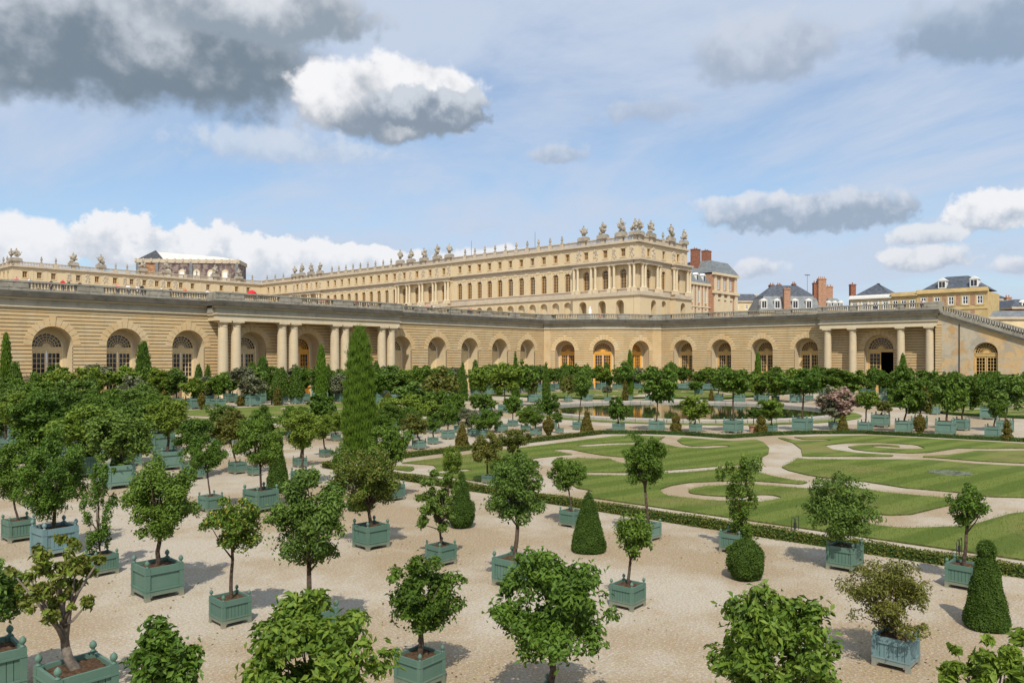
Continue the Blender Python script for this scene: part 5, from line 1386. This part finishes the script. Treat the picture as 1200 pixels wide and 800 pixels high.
# round-headed trees on the left middle ground beyond the cross walk
G3 = 'round trees over the far cross walk'
for i_, (x0, x1, yb, cr, lf) in enumerate(sorted([(520, 534, 480, (462, 514, 446, 480), 'leaf_blue'), (512, 528, 484, (496, 540, 430, 470), 'leaf_olive'), (555, 568, 472, (548, 582, 426, 458), 'leaf_light'), (582, 598, 484, (570, 612, 424, 462), 'leaf_light'), (560, 575, 483, (548, 574, 460, 480), 'leaf'), (602, 612, 476, (594, 630, 424, 456), 'leaf'), (430, 450, 474, (420, 462, 436, 462), 'leaf'), (456, 470, 474, (446, 484, 436, 462), 'leaf_dark'), (618, 634, 472, (610, 632, 432, 460), 'leaf_olive'), (660, 670, 471, (656, 676, 440, 462), 'leaf_olive'), (682, 694, 470, (680, 696, 425, 458), 'leaf'), (708, 716, 470, (704, 718, 452, 462), 'leaf_silver'), (731, 741, 470, (718, 748, 424, 452), 'leaf'), (756, 766, 470, (752, 772, 444, 462), 'leaf'), (780, 790, 470, (776, 796, 422, 456), 'leaf')])):
    Q('%s round-headed potted tree, %s from the cypress on the walk behind the pool' % (HUE[lf], ORD[i_]), x0, x1, yb, cr, lf, group=G3)
G4 = 'trees lined up behind the pool towards the portico'
for i_, (x0, x1, yb, cr, lf) in enumerate(sorted([(835, 848, 471, (828, 862, 426, 458), 'leaf'), (860, 874, 472, (852, 882, 434, 460), 'leaf_dark'), (884, 894, 470, (878, 902, 438, 462), 'leaf_light'), (890, 902, 471, (892, 926, 434, 462), 'leaf'), (905, 914, 470, (900, 930, 434, 460), 'leaf'), (927, 941, 472, (918, 954, 432, 462), 'leaf_light'), (944, 954, 470, (940, 966, 432, 460), 'leaf'), (962, 974, 470, (956, 992, 430, 458), 'leaf_dark'), (988, 1000, 470, (978, 1014, 432, 460), 'leaf'), (1020, 1030, 468, (1016, 1034, 428, 452), 'leaf'), (1034, 1044, 470, (1026, 1046, 436, 452), 'leaf'), (1046, 1058, 472, (1044, 1072, 424, 462), 'leaf_dark'), (1086, 1098, 474, (1080, 1112, 434, 462), 'leaf'), (1130, 1142, 476, (1124, 1160, 438, 462), 'leaf'), (1170, 1184, 478, (1160, 1200, 436, 464), 'leaf_blue'), (814, 824, 462, (806, 826, 446, 458), 'leaf')])):
    Q('%s potted tree, %s from the pool in the line towards the stair flank' % (HUE[lf], ORD[i_]), x0, x1, yb, cr, lf, group=G4)

# dense planters on the gravel strip left of the lawns
rg = random.Random(11)
taken = [(p_[0], p_[1]) for p_ in POTTED]
def free(x, y, r_=2.2): return all((x-a)**2+(y-b)**2 > r_*r_ for a, b in taken)
def px_of(x, y): D = depth_of(x, y); return 600+(x*RX.x+y*RX.y)/D*F, HZ+F*H/D
def grow(x, y, where, group, hs, ws, s, leafs, kind='round'):
    taken.append((x, y)); D = depth_of(x, y); h = rg.uniform(*hs); wd = rg.uniform(*ws); lf = rg.choice(leafs)
    px_, _ = px_of(x, y); py_ = lambda z: HZ+(H-z)/D*F; hw = wd*F/D
    P('%s potted tree, %s' % (HUE[lf], where), None, (px_-hw, px_+hw, py_(h), py_(h-2*wd*rg.uniform(.78, .95))), lf, kind, near=False, style=rg.randint(0, 1), colr=rg.choice(('box_green', 'box_teal', 'box_teal')), s=s, xy=(x, y), group=group)
MIX = ('leaf', 'leaf', 'leaf_dark', 'leaf_light', 'leaf_blue')
for i_, (x0, x1, yb, cr, lf) in enumerate(((205, 232, 563, (204, 252, 488, 532), 'leaf_dark'), (262, 283, 556, (240, 292, 478, 520), 'leaf_olive'), (286, 302, 558, (284, 320, 480, 512), 'leaf'), (339, 356, 548, (340, 372, 492, 526), 'leaf'), (371, 385, 536, (362, 394, 486, 514), 'leaf_light'), (385, 397, 517, (376, 406, 480, 505), 'leaf_light'))):
    r_ = Q('%s potted tree, %s in the loose row left of the tall cypress' % (HUE[lf], ORD[i_]), x0, x1, yb, cr, lf, colr='box_green', group='loose row left of the cypress'); taken.append(tuple(r_.location[:2]))
x = 28.0; n_ = 0
while x < 55:
    xx, yy = x+rg.uniform(-.5, .5), 52.6+rg.uniform(-.6, .6)
    if free(xx, yy, 1.7): grow(xx, yy, '%s in the row along the cross walk beside the paired-column lawn' % ORD[n_], 'row along the cross walk', (2.5, 3.3), (.95, 1.4), rg.uniform(.9, 1.2), MIX); n_ += 1
    x += 2.9
G5 = 'planters crowded on the gravel strip west of the lawns'
for i_, x in enumerate((23.3, 19.2, 15.0, 10.8, 6.8)):
    y = 38.0+rg.uniform(0, 2); n_ = 0
    while y < 91:
        xx, yy = x+rg.uniform(-.6, .6), y+rg.uniform(-.6, .6); px_, gy = px_of(xx, yy)
        if -70 < px_ < 400 and free(xx, yy, 2.6) and not (205 < px_ < 480 and gy > 536) and not (px_ < 215 and gy > 572):
            grow(xx, yy, '%s along the %s gravel row beside the lawns' % (ORD[n_], ORD[i_]), G5, (3.3, 4.5), (1.25, 1.85), rg.uniform(1.15, 1.5), MIX); n_ += 1
        y += 4.1
# rows under the long wall, before the corner and before the west-facing wing
G6, G7 = 'potted trees in rows below the long arcade wall', 'potted trees in rows before the wing with the portico'
for i_, (y, step) in enumerate(((91.5, 3.3), (96.5, 3.5), (102.0, 3.9))):
    x = 20+rg.uniform(0, 2); n_ = 0; rown = ('front', 'middle', 'back')[i_]
    while x < 132:
        xx, yy = x+rg.uniform(-.7, .7), y+rg.uniform(-.5, .5)
        if free(xx, yy, 2.0) and xx+yy < 226:
            if rg.random() < .16:
                taken.append((xx, yy))
                root = empty('potted_conifer', (xx, yy, 0), 'dark conical potted evergreen, %s in the %s row below the long wall' % (ORD[n_], rown), 'potted tree', 'dark conical trees below the long arcade wall')
                planter(root, 1.2, False, 0, 'box_teal')
                hh = rg.uniform(3.2, 4.8)
                if 'con' not in PROTO:
                    PROTO['con'] = topiary_mesh('crown', 5, [(.02, 0), (.42, .04), (.40, .25), (.27, .6), (.12, .9), (.01, 1.0)], 2600, .10, .05, 'leaf_dark', .03)
                    tm = MB(); tm.tube([(0, 0, .76), (0, 0, 1.5)], [.07, .05], 7); PROTO['cont'] = tm.mesh('trunk', M['bark'])
                link('crown', PROTO['con'], root, (0, 0, .95), rg.uniform(0, 6), (rg.uniform(1.8, 2.6), rg.uniform(1.8, 2.6), hh)); link('trunk', PROTO['cont'], root)
            else: grow(xx, yy, '%s in the %s row below the long wall' % (ORD[n_], rown), G6, (3.8, 5.3), (1.3, 2.0), rg.uniform(1.2, 1.6), MIX+('leaf_silver',))
            n_ += 1
        x += step*rg.uniform(.85, 1.2)
for i_, (x, step) in enumerate(((135.5, 3.6), (140.0, 3.8), (144.0, 4.4))):
    y = 92.0; n_ = 0
    while y > 18:
        xx, yy = x+rg.uniform(-.6, .6), y+rg.uniform(-.6, .6)
        if free(xx, yy, 2.0) and xx+yy < 228 and not (xx > 142 and 43 < yy < 50): grow(xx, yy, '%s in the %s row before the wing' % (ORD[n_], ('front', 'middle', 'back')[i_]), G7, (2.7, 4.7), (1.0, 1.9), rg.uniform(1.2, 1.5), MIX); n_ += 1
        y -= step*rg.uniform(.85, 1.2)
n_ = 0
for k in range(12):
    xx, yy = 122+k*1.5+rg.uniform(-.8, .8), 101-k*2.0+rg.uniform(-.8, .8)
    if free(xx, yy, 1.9): grow(xx, yy, '%s of the cluster before the yellow corner doors' % ORD[n_], 'trees before the yellow corner doors', (3.0, 4.6), (1.0, 1.7), 1.25, MIX+('leaf_silver',)); n_ += 1

# ------------------------------------------------------------------ pink oleander
o = P('pink flowering oleander bush with spreading bare stems in a planter by the pool', (981, 504, 13), (956, 1003, 454, 488), 'leaf_silver', 'round', 0, 'box_teal', near=False, bark='pale_bark', name='potted_oleander', cat='potted bush')
me, _ = crown_mesh('blossom', 777, 1, 1, 1, 2600, .15, .13, 'round', 'blossom')
cr = [c_ for c_ in o.children if c_.name.startswith('crown')][0]
bl = link('blossom', me, o, cr.location, 1.0, tuple(v*1.02 for v in cr.scale))
# small terracotta pot
tp_ = empty('small_pot', (*G(883, 506), 0), 'small shrub in a round terracotta pot beside the clipped ball', 'potted plant')
m_ = MB(); m_.lathe([(.30, 0), (.36, .45), (.42, .48), (.42, .58), (.36, .58), (.34, .5)], 16); m_.build('pot', M['brick_pale'], tp_)
m_ = MB(); m_.tube([(0, 0, .4), (.03, 0, 1.3)], [.05, .03], 6); m_.build('trunk', M['bark'], tp_)
link('crown', proto('round', 'leaf_dark', 1)[0], tp_, (0, 0, 1.55), 0, (.7, .7, .42))

# ------------------------------------------------------------------ clipped yews and cypresses
def topi(name, label, px, py, hpx, wpx, prof, n, m, L=.07, W=.035, rough=.03, cat='topiary', up=0, group=None):
    """prof: (r, z) with r in units of half the width and z in units of the height"""
    x, y = G(px, py); D = depth_of(x, y); r0 = wpx/2*D/F; x, y = x+VX.x*r0*.7, y+VX.y*r0*.7; D = depth_of(x, y)
    hh = hpx*D/F; SEED[0] += 1
    root = empty(name, (x, y, 0), label, cat, group)
    link('crown', topiary_mesh('crown', SEED[0], [(r_*r0, z*hh) for r_, z in prof], n, L, W, m, rough, up), root)
    tm = MB(); tm.tube([(0, 0, -.05), (0, 0, hh*.5)], [.06, .04], 7); tm.build('trunk', M['bark'], root)
    return root
CONE = [(.80, .0), (.98, .04), (1.0, .10), (.78, .36), (.52, .64), (.27, .87), (.10, .975), (.01, 1.0)]
KNOB = [(.72, .0), (.96, .03), (1.0, .07), (.84, .27), (.65, .50), (.47, .72), (.38, .80), (.30, .825), (.38, .87), (.39, .92), (.24, .985), (.01, 1.0)]
BALL = [(.3, .0), (.68, .06), (.92, .22), (1.0, .42), (.95, .62), (.74, .82), (.42, .95), (.02, 1.0)]
CONEBALL = [(.25, .0), (.66, .04), (.95, .15), (1.0, .28), (.9, .42), (.55, .50), (.62, .52), (.58, .6), (.36, .8), (.12, .96), (.01, 1.0)]
BALLS2 = [(.25, .0), (.75, .05), (1.0, .22), (.9, .40), (.45, .52), (.66, .60), (.70, .70), (.5, .82), (.2, .88), (.34, .92), (.02, 1.0)]
DROP = [(.08, .0), (.2, .08), (.62, .28), (.98, .5), (1.0, .62), (.8, .78), (.3, .84), (.28, .88), (.34, .94), (.02, 1.0)]
CYP = [(.35, .0), (.78, .03), (.95, .12), (1.0, .28), (.90, .5), (.72, .72), (.52, .87), (.30, .955), (.10, .99), (.01, 1.0)]
DISCS = [(.5, .0), (.9, .05), (1.0, .15), (.8, .26), (.3, .30), (.28, .38), (.7, .42), (.75, .5), (.5, .58), (.25, .62), (.45, .68), (.5, .76), (.3, .9), (.02, 1.0)]
topi('clipped_yew', 'sharp dark green clipped yew cone on the gravel between planters', 691, 649, 70, 40, CONE, 17000, 'yew', .05, .022, .022)
topi('clipped_yew', 'tall clipped yew obelisk with a round knob on top', 1166, 741, 102, 48, KNOB, 20000, 'yew', .05, .022, .02)
topi('clipped_yew', 'clipped yew with a cone set on a fat ball', 540, 620, 66, 31, CONEBALL, 12000, 'yew', .055, .024, .03)
topi('clipped_yew', 'plump clipped yew ball in front of the straggly tiered tree', 878, 682, 46, 41, BALL, 13000, 'yew', .055, .024, .03)
topi('clipped_yew', 'low flat clipped yew cushion under the spreading tree', 419, 599, 17, 29, BALL, 6000, 'yew', .055, .024, .03)
topi('clipped_yew', 'bright green clipped cone behind the rounded tree', 323, 578, 62, 26, CONE, 7000, 'yew', .08, .035, .03)
topi('clipped_yew', 'golden brown clipped cone by the pool beside a green box', 688, 507, 24, 14.5, CONE, 2500, 'yew_gold', .14, .07, .04)
topi('clipped_yew', 'golden clipped cone with a ball tip in front of the crowded planters', 541, 526, 30, 16, CONE, 3000, 'yew_gold', .12, .06, .04)
topi('clipped_yew', 'golden clipped pyramid under the pink oleander', 989.5, 507, 20, 13, CONE, 2200, 'yew_gold', .14, .07, .04)
topi('clipped_yew', 'two stacked clipped balls between the pool-side planters', 793, 508, 24, 12.5, BALLS2, 2200, 'yew_gold', .13, .06, .04)
topi('clipped_yew', 'fat brownish clipped ball with a small cap by the pool', 893.5, 508, 21, 13.5, BALLS2, 2200, 'yew_gold', .13, .06, .04)
topi('clipped_yew', 'drop-shaped hanging clipped topiary by the dark potted tree', 1080, 511, 26, 12, DROP, 2200, 'yew_gold', .13, .06, .04)
topi('clipped_yew', 'spindle topiary of a ball under a point near the cross walk', 643, 512, 24, 12.5, DROP, 2200, 'yew_gold', .13, .06, .04)
topi('clipped_yew', 'layered topiary of stacked discs at the far hedge corner', 1183, 517, 25, 13, DISCS, 2200, 'yew_gold', .13, .06, .04)
for k, (px_, py_, hp, wp, pf) in enumerate([(191, 482, 26, 8, CONE), (235, 480, 20, 8, DROP), (324, 475, 22, 9, CYP)  , (454, 477, 18, 7, DROP), (733, 471, 26, 8, BALLS2), (834, 471, 16, 6, CONE), (281, 476, 12, 8, BALL), (830, 456, 14, 5, CONE)]):
    topi('clipped_yew', 'small brown-green topiary, %s along the edge of the far lawns' % ORD[k], px_, py_, hp, wp, pf, 900, 'yew_gold', .2, .1, .05, group='small topiaries along the far lawns')
topi('cypress_tree', 'tall slender green cypress standing high over the planters', 419, 540, 156, 34, CYP, 34000, 'cypress', .26, .028, .13, 'cypress', 1)
topi('cypress_tree', 'narrow cypress pillar in front of the paired columns and yellow door', 375.5, 476, 72, 11.5, CYP, 6000, 'cypress', .4, .08, .08, 'cypress', 1)
topi('cypress_tree', 'slim dark cypress beside the first arched windows at the end of the long wall', 4.5, 480, 90, 12, CYP, 5000, 'cypress', .4, .08, .08, 'cypress', 1)
topi('cypress_tree', 'feathery cypress rising before the second arched door', 165, 478, 78, 17, CYP, 6000, 'leaf_dark', .4, .10, .12, 'cypress', 1)
topi('cypress_tree', 'thin cypress column between the arches of the wing', 889, 466, 54, 7.5, CYP, 4000, 'cypress', .4, .08, .06, 'cypress', 1)
topi('cypress_tree', 'short pillar cypress beside the yellow corner door', 738.5, 466, 56, 7, CYP, 4000, 'cypress', .4, .08, .06, 'cypress', 1)
topi('cypress_tree', 'small pointed cypress in front of the portico column', 1059.5, 466, 52, 8, CYP, 4000, 'cypress', .4, .08, .08, 'cypress', 1)
for i_, (px_, tp, w_) in enumerate(sorted(((90, 425, 10), (118, 424, 9), (147, 427, 8), (184, 428, 15), (242, 427, 13), (294, 424, 14), (306, 417, 18), (346, 430, 17), (384, 427, 9), (43, 428, 18), (542, 424, 12), (624, 428, 10), (640, 424, 10), (604, 411, 8)))):
    topi('conifer_tree', 'dark pointed conifer, %s of those at the foot of the long wall' % ORD[i_], px_, 470, 470-tp, w_, CONE if w_ < 14 else CYP, 2600, 'leaf_dark', .28, .10, .08, 'conifer', 1, 'pointed conifers below the long wall')

# ------------------------------------------------------------------ small iron hoops on the lawn edge
for px_, py_, lab in ((930, 622, 'thin iron double hoop standing on the sand path by the hedge'), (1122, 650, 'thin iron hoop frame behind the two-tiered tree planter')):
    x, y = G(px_, py_); r_ = empty('iron_hoop', (x, y, 0), lab, 'garden hoop')
    for k, dx_ in enumerate((-.17, .17)):
        m_ = MB(); m_.tube([(dx_-.14, -.05, 0), (dx_-.14, -.05, .42), (dx_-.09, -.05, .5), (dx_+.09, -.05, .5), (dx_+.14, -.05, .42), (dx_+.14, -.05, 0)], [.012]*6, 6); m_.build('hoop', M['iron'], r_)
    m_ = MB(); m_.box(-.05, -.08, .1, .05, -.02, .3); m_.build('tap', M['iron'], r_)

# ------------------------------------------------------------------ people on the terrace
M['skin'] = m_flat('skin', (.50, .30, .21), .6, .3, .05)
M['hair'] = m_flat('hair', (.06, .04, .03), .7, .3, .2)
M['trousers'] = m_flat('trousers', (.05, .06, .09), .85, .2, .15)
SH = {k: m_flat('shirt_'+k, c_, .85, .2, .08) for k, c_ in {'red': (.62, .03, .04), 'white': (.80, .79, .77), 'pink': (.70, .28, .24), 'black': (.03, .03, .035), 'blue': (.16, .25, .42), 'grey': (.30, .30, .31), 'orange': (.62, .20, .08), 'olive': (.14, .13, .07)}.items()}
def person_mesh(seed):
    """one continuous skinned body, then faces sorted into trousers, shirt, skin and hair by height"""
    rg = random.Random(seed); a1, a2 = rg.uniform(-.15, .35), rg.uniform(-.15, .35); lean = rg.uniform(0, .12)
    J = {'pel': (0, 0, .95), 'wai': (0, -lean*.3, 1.12), 'che': (0, -lean, 1.36), 'nec': (0, -lean*1.1, 1.50), 'hd1': (0, -lean*1.2-.01, 1.58), 'hd2': (0, -lean*1.2-.01, 1.68),
         'lsh': (-.18, -lean, 1.42), 'lel': (-.25, -lean-.05-a1*.2, 1.14), 'lwr': (-.22, -lean-.12-a1*.5, .92), 'lha': (-.21, -lean-.15-a1*.55, .83),
         'rsh': (.18, -lean, 1.42), 'rel': (.25, -lean-.05-a2*.2, 1.14), 'rwr': (.22, -lean-.12-a2*.5, .92), 'rha': (.21, -lean-.15-a2*.55, .83),
         'lhi': (-.10, 0, .88), 'lkn': (-.11, -.02, .50), 'lan': (-.11, .02, .09), 'lto': (-.12, -.14, .04), 'rhi': (.10, 0, .88), 'rkn': (.11, -.03, .50), 'ran': (.11, .02, .09), 'rto': (.12, -.14, .04)}
    Rr = {'pel': .15, 'wai': .13, 'che': .155, 'nec': .06, 'hd1': .085, 'hd2': .095, 'lsh': .07, 'lel': .045, 'lwr': .034, 'lha': .036, 'lhi': .095, 'lkn': .065, 'lan': .045, 'lto': .04}
    E = ['pel wai', 'wai che', 'che nec', 'nec hd1', 'hd1 hd2', 'che lsh', 'lsh lel', 'lel lwr', 'lwr lha', 'che rsh', 'rsh rel', 'rel rwr', 'rwr rha', 'pel lhi', 'lhi lkn', 'lkn lan', 'lan lto', 'pel rhi', 'rhi rkn', 'rkn ran', 'ran rto']
    ks = list(J); me = bpy.data.meshes.new('p'); me.from_pydata([J[k] for k in ks], [[ks.index(x) for x in e.split()] for e in E], [])
    ob = bpy.data.objects.new('p', me); COL.objects.link(ob)
    md = ob.modifiers.new('s', 'SKIN'); ob.modifiers.new('u', 'SUBSURF').levels = 1
    sv = me.skin_vertices[0].data
    for i, k in enumerate(ks):
        r_ = Rr.get(k) or Rr.get('l'+k[1:]); sv[i].radius = (r_, r_*(.72 if k in ('pel', 'wai', 'che') else 1)); sv[i].use_root = (k == 'pel')
    dg = bpy.context.evaluated_depsgraph_get(); out = bpy.data.meshes.new_from_object(ob.evaluated_get(dg))
    bpy.data.objects.remove(ob); out.name = 'person'; out.materials.clear()
    for m_ in (M['trousers'], SH['grey'], M['skin'], M['hair']): out.materials.append(m_)
    for p_ in out.polygons:
        c_ = p_.center; i = 0 if c_.z < .96 and abs(c_.x) < .19 else 1
        if c_.z > 1.52: i = 3 if (c_.z > 1.66 or c_.y > -.0) else 2
        elif abs(c_.x) > .17 and c_.z < 1.18: i = 2
        p_.material_index = i; p_.use_smooth = True
    return out
BODY = [person_mesh(k) for k in range(4)]
ZT = Z_TER
def person(px, Yw, shirt, lab, zscale=1.0, turn=None, k=0):
    r_ = ray(px); d_ = Yw/r_.y; rgp = random.Random(int(px*7))
    o = link('person', BODY[k % 4], None, (r_.x*d_, Yw, ZT), turn if turn is not None else rgp.uniform(-1.2, 1.2), zscale*1.06)
    o.material_slots[1].link = 'OBJECT'; o.material_slots[1].material = SH[shirt]
    tag(o, lab, 'person', 'visitors along the terrace balustrade'); return o
WH = 'person in %s at the terrace balustrade %s'
near_w = {0: 'above the first arch of the long wall', 1: 'above the second arch of the long wall', 2: 'left of the paired columns', 3: 'above the paired columns', 4: 'right of the paired columns', 5: 'near the corner'}
def zone(px): return near_w[0 if px < 100 else 1 if px < 175 else 2 if px < 250 else 3 if px < 460 else 4 if px < 600 else 5]
for k, (px_, sh_) in enumerate([(19, 'pink'), (34, 'white'), (60, 'black'), (73.5, 'red'), (80, 'olive'), (94, 'black'), (138, 'pink'), (150, 'white'), (161, 'white'), (166, 'black'), (189, 'white'), (200, 'black'), (217, 'orange'), (243, 'white'), (267, 'white'), (273, 'black'), (300, 'white'), (330, 'pink'), (338, 'black'), (346, 'olive'), (363, 'white'), (371, 'grey'), (376, 'pink'), (382, 'red'), (391, 'orange'), (399, 'white'), (406, 'white'), (409, 'blue'), (415, 'orange'), (417, 'red'), (425, 'black'), (431, 'white'), (454, 'black'), (464, 'red'), (476, 'black'), (492, 'white'), (501, 'pink'), (505.5, 'black'), (508, 'white'), (549, 'grey'), (552, 'orange')]):
    person(px_, 111.7+(k % 3)*.8, sh_, 'person in %s, %s visitor along the balustrade, %s' % (sh_, (ORD+('fortieth', 'forty-first', 'forty-second'))[k], zone(px_)), k=k)
p1 = person(703, 113.5, 'pink', 'person in pink top standing on the terrace before the palace arcade'); 
p1.location = (*(ray(703)*182)[:2], ZT); p2 = person(1082, 50, 'white', 'person in white top at the balustrade end by the stair'); p2.location = (*(ray(1082)*(150/ray(1082).x))[:2], ZT)
p3 = person(1080, 50, 'red', 'person in red top beside one in white at the stair end'); p3.location = (*(ray(1079.5)*(150.8/ray(1079.5).x))[:2], ZT)
# red parasol held by a visitor
r_ = ray(295); d_ = 112/r_.y
um = empty('umbrella', (r_.x*d_, 112, ZT), 'bright red open umbrella held over the balustrade above the columns', 'umbrella')
m_ = MB(); m_.lathe([(.72, 1.58), (.62, 1.82), (.40, 2.02), (.15, 2.12), (.01, 2.14)], 12); m_.build('canopy', SH['red'], um)
m_ = MB(); m_.tube([(0, 0, .95), (0, 0, 2.2)], [.012, .012], 6); m_.build('shaft', M['iron'], um)
person(297.5, 112.4, 'grey', 'person in grey holding the red umbrella at the balustrade')
# white statue on a pedestal before the palace
x_, y_ = (ray(691.5)*184)[:2]
s_ = empty('statue', (x_, y_, ZT), 'small white marble statue on a pedestal before the palace arches', 'statue')
m_ = MB(); m_.box(-.55, -.55, 0, .55, .55, .2); m_.box(-.45, -.45, .2, .45, .45, 1.3); m_.box(-.55, -.55, 1.3, .55, .55, 1.5); m_.build('pedestal', M['white_paint'], s_)
m_ = MB(); m_.lathe([(.5, 1.5), (.52, 1.8), (.34, 2.3), (.40, 2.7), (.24, 3.0), (.12, 3.1), (.2, 3.3), (.16, 3.5), (.02, 3.58)], 12); m_.build('figure', M['white_paint'], s_, None, 0, True)

# ------------------------------------------------------------------ dry leaves dropped around the near planters (uncountable)
rng = np.random.default_rng(41); pts = []
for (x, y, s_) in POTTED:
    D = depth_of(x, y)
    if D < 36:
        k = 26; a = rng.uniform(0, 6.28, k); r_ = s_*.6+np.abs(rng.normal(0, .9, k)); pts.append(np.stack([x+r_*np.cos(a), y+r_*np.sin(a), np.full(k, .012)], 1))
C_ = np.concatenate(pts); N_ = unit(np.array([0, 0, 1.0])+rng.normal(size=C_.shape)*.25)
V, Fc, tn = leaves(C_, N_, .07, .035, rng.uniform(0, 1, len(C_)), rng)
V[:, 2] = np.maximum(V[:, 2], .004)
M['dry_leaf'] = m_leaf('dry_leaf', (.10, .06, .025), (.26, .19, .07), .8, .1, 0)
tag(link('fallen_leaves', np_mesh('fallen_leaves', V, Fc, M['dry_leaf'], tn)), 'dry brown leaves scattered on the gravel around the planters', 'leaves', None, 'stuff')
